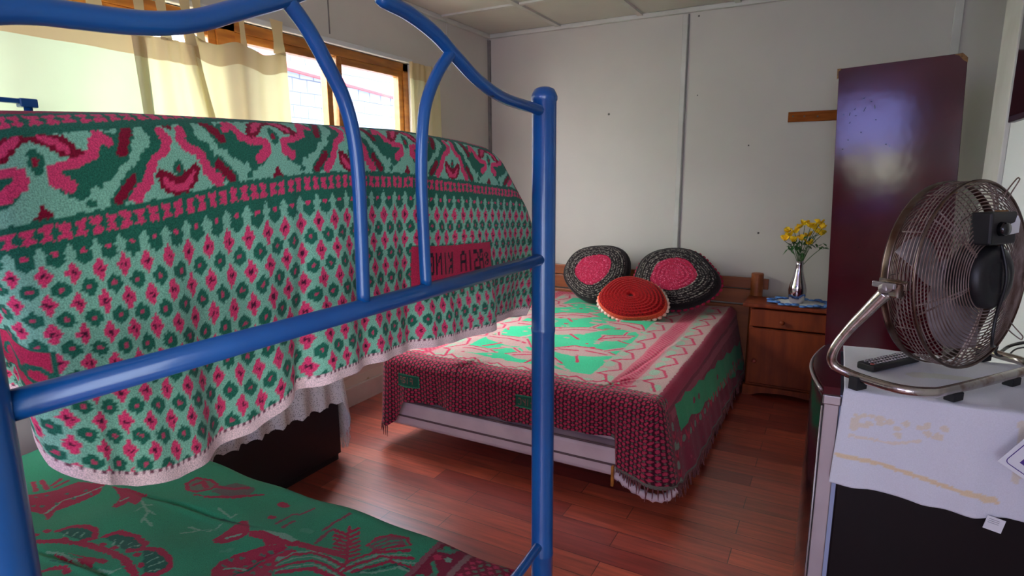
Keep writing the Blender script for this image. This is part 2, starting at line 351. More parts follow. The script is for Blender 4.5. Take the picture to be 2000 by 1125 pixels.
def eval_path(S,out,s,side=1):
    x=np.interp(s,S,out[:,0]); y=np.interp(s,S,out[:,1]); e=.004
    tx=np.interp(s+e,S,out[:,0])-np.interp(s-e,S,out[:,0]); ty=np.interp(s+e,S,out[:,1])-np.interp(s-e,S,out[:,1]); l=np.hypot(tx,ty)+1e-9
    return x,y,side*ty/l,-side*tx/l

# ============================================================ the room
XL,XR,YB,YN,ZC=-2.405,.51,4.06,-2.0,2.352
def struct(name,bm,m,**k): return tag(obj(name,bm,m,**k),kind='structure')
struct('floor',box(B(),XL-.3,1.0,YN-.2,YB+.2,-.05,0),M['floor'])
cb=box(B(),XL-.1,1.0,YN-.1,YB+.1,ZC,ZC+.05); struct('ceiling',cb,M['ceil'])
ZS,ZT,WY0,WY1=.76,2.0,.12,3.10
lw=B(); box(lw,XL-.1,XL,YN-.1,WY0,0,ZC); box(lw,XL-.1,XL,WY1,YB+.1,0,ZC); box(lw,XL-.1,XL,WY0,WY1,0,ZS); box(lw,XL-.1,XL,WY0,WY1,ZT,ZC); struct('wall_left',lw,M['wall'])
struct('wall_back',box(B(),XL,1.0,YB,YB+.1,0,ZC),M['wall'])
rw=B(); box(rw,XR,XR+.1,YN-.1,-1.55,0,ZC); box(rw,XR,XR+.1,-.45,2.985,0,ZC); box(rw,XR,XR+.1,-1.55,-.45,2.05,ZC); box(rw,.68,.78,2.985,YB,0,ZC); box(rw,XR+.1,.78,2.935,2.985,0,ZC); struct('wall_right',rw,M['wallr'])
nw=B(); nx0,nx1,nz0,nz1=-1.46,-.62,.80,2.25
box(nw,XL-.1,nx0,YN-.1,YN,0,ZC); box(nw,nx1,.0,YN-.1,YN,0,ZC); box(nw,.48,XR+.1,YN-.1,YN,0,ZC); box(nw,0,.48,YN-.1,YN,2.05,ZC); box(nw,nx0,nx1,YN-.1,YN,0,nz0); box(nw,nx0,nx1,YN-.1,YN,nz1,ZC); struct('wall_near',nw,M['wall'])
# window behind the camera
wf=B(); t_=.05
for a in ((nx0,nx0+t_,nz0,nz1),(nx1-t_,nx1,nz0,nz1),(nx0,nx1,nz0,nz0+t_),(nx0,nx1,nz1-t_,nz1),(nx0,nx1,1.58,1.60),(nx0,nx1,1.18,1.20)): box(wf,a[0],a[1],YN-.08,YN-.02,a[2],a[3])
w2=struct('window_2',wf,M['pine'])
for a_,b_,g_ in ((1.60,nz1-.02,'glassv'),(1.20,1.58,'glassw'),(nz0+.02,1.18,'glassp')): obj('window_glass',box(B(),nx0+.02,nx1-.02,YN-.055,YN-.05,a_,b_),M[g_],w2)  # pane tints shaped for the reflection on the wardrobe
df=B(); box(df,0,.05,YN-.06,YN-.02,0,2.05); box(df,.43,.48,YN-.06,YN-.02,0,2.05); box(df,.05,.43,YN-.06,YN-.02,2.0,2.05); box(df,.05,.43,YN-.06,YN-.02,0,.4)  # unseen door with tinted glass, added as fill light for cloth and fan
d1_=struct('added_door_1',df,M['pine']); obj('added_door_glass',box(B(),.04,.44,YN-.045,YN-.04,.39,2.01),M['glassd'],d1_)
df=B(); box(df,XR+.03,XR+.08,-1.55,-1.49,0,2.05); box(df,XR+.03,XR+.08,-.51,-.45,0,2.05); box(df,XR+.03,XR+.08,-1.49,-.51,1.99,2.05); box(df,XR+.03,XR+.08,-1.49,-.51,0,.25)  # unseen side door, added to throw fill light on the blanket
d2_=struct('added_door_2',df,M['pine']); obj('added_door_glass',box(B(),XR+.05,XR+.055,-1.50,-.50,.24,2.0),M['glasse'],d2_)
# ceiling battens
k=1
for y in (3.43,2.83,2.23,1.63,1.03,.43,-.2,-.8,-1.4):
    struct('trim_%d'%k,box(B(),XL,XR if y<2.9 else .68,y-.017,y+.017,ZC-.012,ZC),M['trim']); k+=1
for x in (-1.82,-1.235,-.63,-.02):
    struct('trim_%d'%k,box(B(),x-.017,x+.017,YN,YB,ZC-.014,ZC),M['trim']); k+=1
struct('trim_%d'%k,box(B(),XL,XL+.028,YN,YB,ZC-.03,ZC),M['trim'],bevel=.006); k+=1
struct('trim_%d'%k,box(B(),XL,.68,YB-.028,YB,ZC-.03,ZC),M['trim'],bevel=.006); k+=1
struct('trim_%d'%k,box(B(),-.962,-.930,YB-.014,YB,0,ZC-.035),M['trim'],bevel=.003); k+=1
struct('trim_%d'%k,box(B(),-.930,-.922,YB-.011,YB,0,ZC-.035),M['shadowgap']); k+=1
struct('trim_%d'%k,box(B(),.455,.495,YB-.012,YB,0,ZC-.035),M['trim'],bevel=.003); k+=1
struct('trim_%d'%k,box(B(),XL,XL+.02,YB-.02,YB,0,ZC-.04),M['shadowgap']); k+=1
struct('trim_%d'%k,box(B(),XL,XL+.008,3.50,3.54,ZT+.02,ZC-.03),M['trim'],bevel=.002); k+=1
struct('trim_%d'%k,box(B(),XL,XL+.004,2.43,2.436,ZT+.05,ZC-.03),M['shadowgap']); k+=1
struct('trim_%d'%k,box(B(),XR-.016,XR,on(1973,250,'x',XR)[1],2.99,0,ZC),M['trim'],bevel=.003); k+=1
bb=B(); box(bb,XL,XL+.02,YN,YB,0,.115); struct('baseboard_left',bb,M['trim'],bevel=.004)
st=B(); box(st,XL,XL+.004,2.1,2.95,.115,.165); struct('trim_%d'%k,st,M['dirty']); k+=1
struct('baseboard_back',box(B(),XL,.68,YB-.016,YB,0,.09),M['trim'],bevel=.004)
# nail marks on the back wall
for px,py,r in [(1365,31,.006),(1189,223,.008),(1481,455,.007),(1462,284,.005),(1362,186,.004)]:
    p=on(px,py,'y',YB-.002); bm=B(); lathe(bm,[(0,0),(r,.0),(r*.6,.003),(0,.0035)],8,T(p[0],YB,p[2])@R(pi/2,'X'))
    tag(obj('wall_mark',bm,M['nail']),kind='structure')
# windows of the left wall
def window(n,y0,y1,mull=()):
    b=B(); x0,x1=XL-.085,XL-.02; f=.045
    box(b,x0,x1,y0,y0+f,ZS,ZT); box(b,x0,x1,y1-f,y1,ZS,ZT); box(b,x0,x1,y0,y1,ZT-f,ZT); box(b,x0,x1,y0,y1,ZS,ZS+f)
    w=struct('window_%d'%n,b,M['pine'])
    for a,c in mull:      # sashes
        s=B(); q=.038
        box(s,x0+.012,x1-.008,a,a+q,ZS+f,ZT-f); box(s,x0+.012,x1-.008,c-q,c,ZS+f,ZT-f); box(s,x0+.012,x1-.008,a+q,c-q,ZT-f-q,ZT-f); box(s,x0+.012,x1-.008,a+q,c-q,ZS+f,ZS+f+q)
        so=obj('sash',s,M['pine'],w,bevel=.003)
        obj('window_glass',box(B(),x0+.03,x0+.034,a+q-.005,c-q+.005,ZS+f+q-.005,ZT-f-q+.005),M['glass'],so)
    return w
window(1,WY0,1.83,[(WY0+.045,1.0),(1.0,1.785)])
window(3,1.83,WY1,[(1.875,2.46),(2.50,WY1-.045)])
struct('trim_%d'%k,box(B(),XL-.02,XL+.022,WY0,WY1,ZT,ZT+.026),M['sheet'],bevel=.004); k+=1
struct('trim_%d'%k,box(B(),XL-.02,XL+.05,WY0-.03,WY1+.03,ZS-.03,ZS),M['pine'],bevel=.004); k+=1
# outside
struct('ground',box(B(),-14,-2.8,-8,14,-.3,-.25),M['ground'])
nb=thing('neighbour_house','pale neighbouring house wall of grey scalloped shingles seen through the right window','house',(-5.2,6.5,0))
obj('wall',box(B(),-5.4,-5.2,3.6,10,-.25,5.5),M['shingle'],nb)
g=B(); tube(g,[(-5.12,4.2,2.47),(-5.12,9.5,2.13)],.05,10); obj('gutter',g,M['pinkgutter'],nb)
def foliage(name,label,cx,cy,cz,rx,ry,rz,n,seed,m):
    r=random.Random(seed); b=B()
    for i in range(n):
        th=r.uniform(0,2*pi); ph=math.acos(r.uniform(-1,1)); q=r.uniform(.75,1)
        p=Vector((cx+rx*q*math.sin(ph)*math.cos(th),cy+ry*q*math.sin(ph)*math.sin(th),cz+rz*q*math.cos(ph))); s=r.uniform(.07,.13)
        mx=T(*p)@R(r.uniform(0,6.3),'Z')@R(r.uniform(0,6.3),'X')
        vs=[b.verts.new(mx@Vector(c)) for c in ((-s,0,0),(-s*.3,s*.45,.02),(s,0,0),(-s*.3,-s*.45,.02))]; b.faces.new(vs)
    return b
hb=foliage('h','',-4.3,1.2,1.1,.5,1.8,1.4,2600,3,None); hd=thing('garden_shrub','green leafy shrub outside behind the left curtain','shrub',(-4.3,1.2,-.25))
obj('foliage',hb,M['shade'],hd)
st=B(); 
for i in range(5): tube(st,[(-4.3,.2+i*.5,-.25),(-4.25,.25+i*.5,.6),(-4.3,.2+i*.52,1.6)],.03,6)
obj('stem',st,M['stem'],hd)
# ------------------------------------------------------------ curtains
def curtain(label,y0,y1,ztop,zbot,m,folds,amp,x=-2.33,bottom=None,tabs=(),lean=0,hemh=.075,sag=0,group=None,phase=0):
    t=thing('curtain',label,'curtain',(x,(y0+y1)/2,zbot),0,group)
    n=int((y1-y0)/.006)+2; mm=50
    v=np.linspace(0,1,mm)[:,None]; u=np.linspace(0,1,n)[None,:]
    yb0,yb1=bottom or (y0,y1)
    top=ztop-sag*(np.sin(u*pi*max(1,len(tabs)-1))**2)
    e=v**1.3
    Y=(y0+(y1-y0)*u)*(1-e)+(yb0+(yb1-yb0)*u)*e+lean*v
    Z=top*(1-v)+zbot*v
    X=x+amp*np.sin(u*2*pi*folds+phase+.6*np.sin(u*7))*(.35+.65*v)+.006*np.sin(u*31+v*5)+0*Z
    P=np.stack([X+0*Z,Y+0*Z,Z],-1)
    kh=int(mm*hemh/(ztop-zbot))+1
    o1=link_mesh('panel',grid_mesh('panel',P[kh:]),m,t); o2=link_mesh('hem',grid_mesh('hem',P[:kh+1]),M['hem'],t)
    for ty,w in tabs:
        i=min(n-1,max(0,int((ty-y0)/(y1-y0)*n))); zt=P[0,i,2]; xx=P[0,i,0]
        q=np.zeros((12,2,3))
        for a in range(12):
            f=a/11; z=zt-.01+(ZT+.035-zt+.01)*f; xo=xx+(XL+.03-xx)*f*.6
            q[a,0]=(xo,ty-w*.5*(1-.25*math.sin(f*pi)),z); q[a,1]=(xo,ty+w*.5*(1-.25*math.sin(f*pi)),z)
        link_mesh('tab',grid_mesh('tab',q),M['hem'],t)
    return t
curtain('cream curtain with green leaf light in its colour at the far left of the window',.15,1.425,1.86,.80,M['curtain_greenlit'],3,.014,tabs=((1.26,.07),(1.05,.06),(.8,.06),(.5,.06)),x=-2.352)
curtain('yellowish bunched curtain hanging between the green-lit one and the wide cream one',1.37,1.64,1.85,.80,M['curtain'],2.6,.018,tabs=((1.42,.05),(1.50,.05),(1.60,.05)),x=-2.345,bottom=(1.42,1.90))
curtain('wide cream tab curtain left of the uncovered pane',1.58,2.095,1.895,.80,M['curtain'],1.6,.012,tabs=((1.66,.04),(1.87,.035),(2.06,.075)),x=-2.352,bottom=(1.86,2.10),sag=.03)
curtain('narrow cream curtain hanging at the right end of the window',3.02,3.34,2.0,.80,M['curtain'],3.5,.02,tabs=(),x=-2.350,bottom=(3.03,3.34),hemh=.09)

# ============================================================ bunk bed
BX,BY0,BY1=-.535,.165,1.12
bunk=thing('bunk_bed','blue painted tubular steel bunk bed in the foreground','bed',(-1.45,.64,0))
xh=-2.27
def post(x,y,h,fx=0):
    b=B(); R0=.0248
    lathe(b,[(0,0),(R0+.002,0),(R0+.002,.02),(R0,.022),(R0,.452),(R0+.0012,.455),(R0+.0012,.463),(R0,.466),(R0,.985),(R0+.0012,.99),(R0+.0012,.998),(R0,1.0),
     (R0,h-.028),(R0+.0018,h-.026),(R0+.0018,h-.018),(R0-.0005,h-.012),(R0*.8,h-.004),(R0*.45,h),(0,h+.001)],28,T(x,y,0))
    return obj('post',b,M['blue'],bunk,smooth=True)
for x,h in ((BX,1.493),(xh,1.5)):
    for y in (BY0,BY1): post(x,y,h)
def pxs(L,x=BX): return [on(a,b,'x',x) for a,b in L]
arch=pxs([(0,19),(80,22),(150,31),(240,42),(320,46),(390,39),(450,23),(550,-4)])
ar=[np.array([BX,BY0+.015,arch[0][2]-.012])]+arch
rt=pxs([(745,-4),(800,27),(850,66),(890,110),(935,158),(985,192),(1045,212)]); ar+= [np.array([BX,.535,1.535]),np.array([BX,.60,1.556]),np.array([BX,.665,1.557])]+rt
ar.append(np.array([BX,BY1-.015,rt[-1][2]-.003]))
obj('top_arch',tube(B(),smooth_path(ar,6),.0103,14),M['blue'],bunk,smooth=True)
for L,e in (([(560,0),(600,55),(640,128),(670,190),(690,262),(700,345),(705,450),(710,588)],1),([(884,98),(856,140),(834,195),(825,255),(823,350),(827,450),(832,556)],2)):
    obj('spindle',tube(B(),smooth_path(pxs(L),6),.0089,14),M['blue'],bunk,smooth=True)
zr=1.149
obj('cross_rail',tube(B(),[(BX,BY0+.01,zr+.002),(BX,BY1-.01,zr-.002)],.0124,14),M['blue'],bunk,smooth=True)
zl=.455; za=on(1058,1052,'x',BX)
obj('lower_rail',tube(B(),smooth_path([(BX,BY1-.01,.487),(BX,1.07,.484),(BX,.95,.478),(BX,.6,.475),(BX,BY0+.01,.475)],5),.0105,12),M['blue'],bunk,smooth=True)
obj('lower_rail',tube(B(),[(BX,BY0+.01,.25),(BX,BY1-.01,.25)],.0105,12),M['blue'],bunk,smooth=True)
for y in (BY0+.004,BY1-.004):
    for z in (.31,1.166):
        obj('side_rail',box(B(),xh+.02,BX-(.02 if z<1 else .085),y-.012,y+.012,z-.013,z+.013),M['blue'],bunk,bevel=.004)
# head end
obj('headboard_rail',tube(B(),[(xh,BY0,1.15),(xh,BY1,1.15)],.013,10),M['blue'],bunk,smooth=True)
fr=B(); box(fr,xh-.02,xh+.005,.25,.965,1.548,1.563); box(fr,xh-.022,xh+.01,.955,1.003,1.538,1.565); obj('headboard_rail',fr,M['blue'],bunk,bevel=.003)
for y in (.45,.84): obj('spindle',tube(B(),[(xh-.006,y,1.15),(xh-.006,y,1.552)],.011,10),M['blue'],bunk,smooth=True)
obj('spindle',tube(B(),[(xh-.006,.98,1.15),(xh-.006,.98,1.545)],.012,10),M['blue'],bunk,smooth=True)
sl=B()
for i in range(12): box(sl,xh+.08+i*.133,xh+.15+i*.133,BY0+.02,BY1-.02,.312,.328)
obj('slats',sl,M['pine'],bunk); sl=B()
for i in range(12): box(sl,xh+.08+i*.133,xh+.15+i*.133,BY0+.02,BY1-.02,1.180,1.190)
obj('slats',sl,M['pine'],bunk)
def slab(x0,x1,y0,y1,z0,z1,m,name,parent=None,bev=.03):
    return obj(name,box(B(),x0,x1,y0,y1,z0,z1),m,parent,bevel=bev,seg=4,smooth=False)
um=slab(-2.23,-.63,.21,1.05,1.192,1.362,M['tick'],'mattress'); tag(um,'upper bunk mattress hidden under the teal patterned blanket','mattress')
lm=slab(-2.23,-.60,.205,1.03,.33,.436,M['tick'],'mattress'); tag(lm,'lower bunk mattress under the green deer blanket','mattress')

# ------------------------------------------------------------ upper blanket weave
BZy=[.0,.225,.25,.363,.445,.553,.64,.767,.9,1.017,1.06,1.2]; BZz=[1.262,1.265,1.270,1.286,1.300,1.311,1.314,1.310,1.299,1.283,1.272,1.24]
HZy=[-.3,.10,.17,.213,.221,.234,.26,.295,.336,.377,.445,.51,.565,.694,.80,.933,1.0,1.10,1.142,1.2,1.5]; HZz=[1.12,1.12,1.115,1.10,1.082,1.061,1.041,1.020,1.010,1.008,1.013,1.033,1.043,1.038,1.030,1.018,1.008,.990,.984,.99,1.0]
CZy=[.0,.239,.35,.557,.77,.95,1.04,1.1]; CZz=[1.372,1.377,1.384,1.389,1.393,1.385,1.376,1.37]
def upper_weave():
    w=Weave(-.6,1.9,-.10,.50,.0014,TEAL,jag=.6)
    pw,ph=.0265,.0385
    top=.268-.0265
    def rows():
        j=0; y=top
        while y>-.10:
            yield j,y; j+=1; y-=ph/2
    for j,y in rows():
        pinkrow=(j%2==1)
        off=0 if j%2==1 else pw/2
        x=-.6+off
        while x<1.9:
            if pinkrow:
                w.poly([(x-.0082,y),(x,y+.0152),(x+.0082,y),(x,y-.0152)],PK)
                w.ell(x-.0011,y,.0008,.0038,(70,26,48)); w.ell(x+.0013,y,.0008,.0036,(70,26,48)); w.line([(x-.003,y+.001),(x+.003,y-.001)],.0007,(70,26,48))
            else:
                w.poly([(x-.0084,y+.0044),(x,y+.0118),(x+.0084,y+.0044),(x+.0084,y-.0044),(x,y-.0118),(x-.0084,y-.0044)],DG)
                w.ell(x,y,.0026,.0030,(188,66,98))
            x+=pw
    # lower border band
    def band(y0,y1):
        w.mask(lambda X,Y:(Y>y0-.0055)&(Y<y1+.0055),DG)
        x=-.6; p=.0134; h=(y1-y0)
        while x<1.9:
            for (yy,s) in ((y0+h*.25,1),(y0+h*.75,-1)):
                w.poly([(x-.0052,yy-s*h*.22),(x+.0052,yy-s*h*.22),(x+.0044,yy+s*h*.06),(x+.0014,yy+s*h*.26),(x-.0014,yy+s*h*.26),(x-.0044,yy+s*h*.06)],PK)
            x+=p
    # teeth
    x=-.6+pw/2
    while x<1.9:
        w.poly([(x-pw*.5,.2585),(x+pw*.5,.2585),(x+.0050,.2450),(x,.2350),(x-.0050,.2450)],DG); w.ell(x,.248,.0032,.0028,PK); x+=pw
    b0,b1=.2635,.2795
    ot,ob=.358,.2865     # ornament top / bottom
    H=ot-ob
    def cell(x0,sg):
        U=lambda a,b:(x0+sg*a*.125,ot-b*H)
        q=lambda L,da=0,db=0:[U(a+da,b+db) for a,b in L]
        s1=[(.50,.20),(.44,.04),(.36,.32),(.24,.40),(.10,.43),(.10,.58),(.19,.68)]
        s2=[(.915,.10),(.945,.26),(.91,.38),(.82,.46),(.775,.58),(.74,.76),(.64,.95)]
        w.line(q(s1,.07,.10),.0068,DG); w.line(q(s1[1:5],.11,.24),.0062,DG)
        w.line(q(s2,-.055,-.06),.0058,DG); w.line(q(s2[:4],-.09,-.03),.0050,DG)
        w.line(q([(.66,0),(.56,.38)]),.0078,DG); w.line(q([(.64,.66),(.49,.97)]),.0072,DG)
        w.line(q(s1),[.0040,.0048,.0052,.0046,.0040,.0058,.0060],PK); w.line(q(s2),[.0050,.0052,.0046,.0042,.0046,.0056,.0066],PK)
        w.line(q([(.665,.02),(.57,.33)]),.0048,MR); w.line(q([(.63,.70),(.50,.95)]),.0045,MR)
        # arched flower
        w.poly(q([(.0,.0),(.12,-.02),(.22,.06),(.31,.30),(.26,.36),(.15,.30),(.07,.14),(0,.10)]),MR); w.line(q([(.07,.04),(.14,.12),(.21,.25)]),[.0030,.0044,.0026],PK)
        w.ell(*U(0,.34),.0062,.0115,DG); w.ell(*U(0,.34),.0030,.0042,(150,20,52))
        # heart
        w.poly(q([(1,.78),(.95,.72),(.88,.64),(.82,.62),(.81,.72),(.84,.88),(.91,1.0),(1,1.05)]),MR); w.line(q([(.985,.94),(.93,.90),(.87,.76)]),[.0036,.0040,.0022],PK)
        w.ell(*U(1,.66),.0048,.0078,DG); w.ell(*U(1,.66),.0022,.003,(150,20,52))
        w.poly([U(.94,-.02),U(1.0,.12),U(1.06,-.02)],MR)
        w.line(q([(0,1.0),(0,.90)]),[.0075,.003],MR)
        # steps of the ground
        for (a,b) in ((.36,.62),(.44,.52),(.30,.86)): w.poly([U(a,b),U(a+.05,b+.05),U(a+.02,b+.16),U(a-.02,b+.08)],DG)
    for n in range(-4,9):
        x0=.258+n*.25
        cell(x0,1); cell(x0,-1)
    band(b0,b1); w.mask(lambda X,Y:(Y>.358)&(Y<.364),DG); band(.3685,.3845)
    w.mask(lambda X,Y:(Y>.390)&(Y<.404),(150,24,58)); w.mask(lambda X,Y:(Y>.404)&(Y<.412),DG)
    w.mask(lambda X,Y:(Y>.412)&(Y<.43),TEAL); w.mask(lambda X,Y:(Y>.43)&(Y<.46),(150,24,58)); 
    # woven name patches, seen from the back of the cloth
    def patch(x0,x1,y0,y1,txt,cw,ch,xs,ys):
        w.poly([(x0,y0),(x1,y0),(x1,y1),(x0,y1)],DG); w.poly([(x0+.002,y0+.002),(x1-.002,y0+.002),(x1-.002,y1-.002),(x0+.002,y1-.002)],(186,40,76))
        write(w,txt,xs,ys,cw,ch,(44,30,40),mirror=True,bold=1.25)
    patch(.765,1.005,.100,.172,'ASIA KING',.0190,.037,.972,.120); th=np.linspace(0,2*pi,17); w.line([(.984+.0085*math.cos(t),.139+.0115*math.sin(t)) for t in th],.0014,(44,30,40)); w.line([(.987,.133),(.987,.145),(.982,.144),(.982,.139),(.987,.139),(.981,.133)],.0011,(44,30,40))
    return w
def upper_blanket():
    w=upper_weave(); XF=-.600; yn,yf=.195,1.082
    S,out=path_fn([(-2.24,yn),(XF,yn),(XF,yf),(-2.24,yf)],[0,.06,.055,0])
    s0=(-2.28-XF)*-1   # arc length at the near foot corner
    # arc length that corresponds to y: foot straight starts at s = (XF+2.28)-.06 + .06*pi/2
    sf=(XF+2.24)-.06+.06*pi/2; yoff=yn+.06-sf
    a=np.concatenate([np.linspace(0,sf-.35,40),np.arange(sf-.35,sf+1.25,.0019)[1:],np.linspace(sf+1.25,S[-1],40)[1:]])
    yv=a+yoff            # blanket coordinate along the foot (= y on the straight)
    q=np.concatenate([np.arange(0,.46,.0019)])
    x,y,nx,ny=eval_path(S,out,a,1)
    cz=np.interp(yv,CZy,CZz); bz=np.interp(yv,BZy,BZz); hz=np.interp(yv,HZy,HZz); rho=.034
    Q=q[:,None]; qb=.2715
    P=np.zeros((len(q),len(a),3)); rho=np.interp(yv,[0,.22,.32,.45,2],[.060,.060,.048,.036,.034]); la=cz-rho-bz          # straight part above the band
    up=Q-qb; rho_=rho[None,:]*np.ones_like(Q)
    z=np.where(up<0,hz+(bz-hz)*(Q/qb),bz+np.minimum(up,la)); ins=np.zeros_like(z)
    arc=np.clip(up-la,0,rho_*pi/2); z=z+rho*np.sin(arc/rho); ins+=rho*(1-np.cos(arc/rho))
    flat=np.clip(up-la-rho*pi/2,0,None); ins+=flat; z-=flat*.04
    low=np.clip((qb+.03-Q)/(qb+.03),0,1); Y=yv[None,:]
    off=.010*np.sin(2*pi*(Y-.2)/.31)*low+.006*np.sin(2*pi*Y/.115+1.2)*low**1.5+.003*np.sin(2*pi*Y/.06+Q*9)*low
    off-=.016*np.exp(-((Y-.535-.05*(Q-.1))/.013)**2)*low
    cr=np.clip((.115-Q)/.06,0,1); off+=cr*(.012*low*(1/(1+np.exp((Y-.930)/.0025)))*np.clip((Y-.6)/.3,0,1) - .014*low*(1/(1+np.exp(-(Y-.932)/.0025)))*np.exp(-((Y-.93)/.15)**2))
    off+=.012*np.exp(-((Y-.30)/.10)**2)*low*1.2
    off-=.05*np.clip((.27-Y)/.06,0,1)*low
    n=(off-ins)
    P[...,0]=x+nx*n; P[...,1]=y+ny*n; P[...,2]=z
    # cloth spreads out over the far side rail
    fl=np.interp(P[...,2],[.98,1.02,1.10,1.18,1.25,1.31,1.365,1.4],[.125,.175,.205,.185,.130,.060,.0,0])
    wt=np.clip((P[...,1]-.87)/.15,0,1)
    P[...,1]+=fl*wt; shift=fl*wt*np.clip((P[...,0]-XF+.075)/.06,0,1)
    P[...,0]=np.minimum(P[...,0],BX-.026+0*P[...,0])
    # keep clear of the corner posts
    for (py) in (BY0,BY1):
        dx=P[...,0]-BX; dy=P[...,1]-py; d=np.hypot(dx,dy); k_=d<.031
        P[...,0][k_]-= (.031-d[k_])+.003
    Yc=yv[None,:]+fl*wt; Qc=Q+0*Yc; below=Qc<.262; kk=1+.22*np.clip((.46-Yc)/.16,0,1)
    uc=np.where(below,Yc-.5*.22*np.clip(.46-Yc,0,.16)**2/.16-.22*np.clip(.30-Yc,0,1),Yc); qc=np.where(below,.262+(Qc-.262)*kk,Qc)
    Cc=w.get(uc,qc)
    pt=(Qc>.088)&(Qc<.148)&(Yc<.250); Cc[pt]=lin(DG); pt=(Qc>.091)&(Qc<.145)&(Yc<.2465); Cc[pt]=lin((186,44,80))
    for (yc,qq,ry_,rq_) in ((.236,.112,.012,.016),(.212,.112,.013,.016)):
        rr=((Yc-yc)/ry_)**2+((Qc-qq)/rq_)**2; Cc[(rr<1)&(rr>.38)&(Qc>qq-.006)]=lin(DG)
    Cc[(np.abs(Qc-.107)<.0028)&(np.abs(Yc-.236)<.009)]=lin(DG)
    hm=Qc<.0155; Cc[hm]=lin(HEM); Cc[(Qc>.0125)&(Qc<.0155)&(np.sin(Yc*900)>.2)]=lin((120,70,84))
    xs=np.linspace(-2.24,XF-.05,30); ys=np.linspace(yn+.04,yf-.04,20); XX,YY=np.meshgrid(xs,ys)
    cp=np.stack([XX,YY,1.369+.004*np.sin(XX*6)*np.sin(YY*9)],-1); cc=w.get(YY*1.0,.45+0*XX)
    o=link_mesh('upper_blanket',grid_mesh('upper_blanket',P,Cc,extra=[(cp,cc,None)]),M['cloth_blanket'])
    tag(o,'teal and pink diamond patterned blanket draped over the end of the upper bunk','blanket')
upper_blanket()
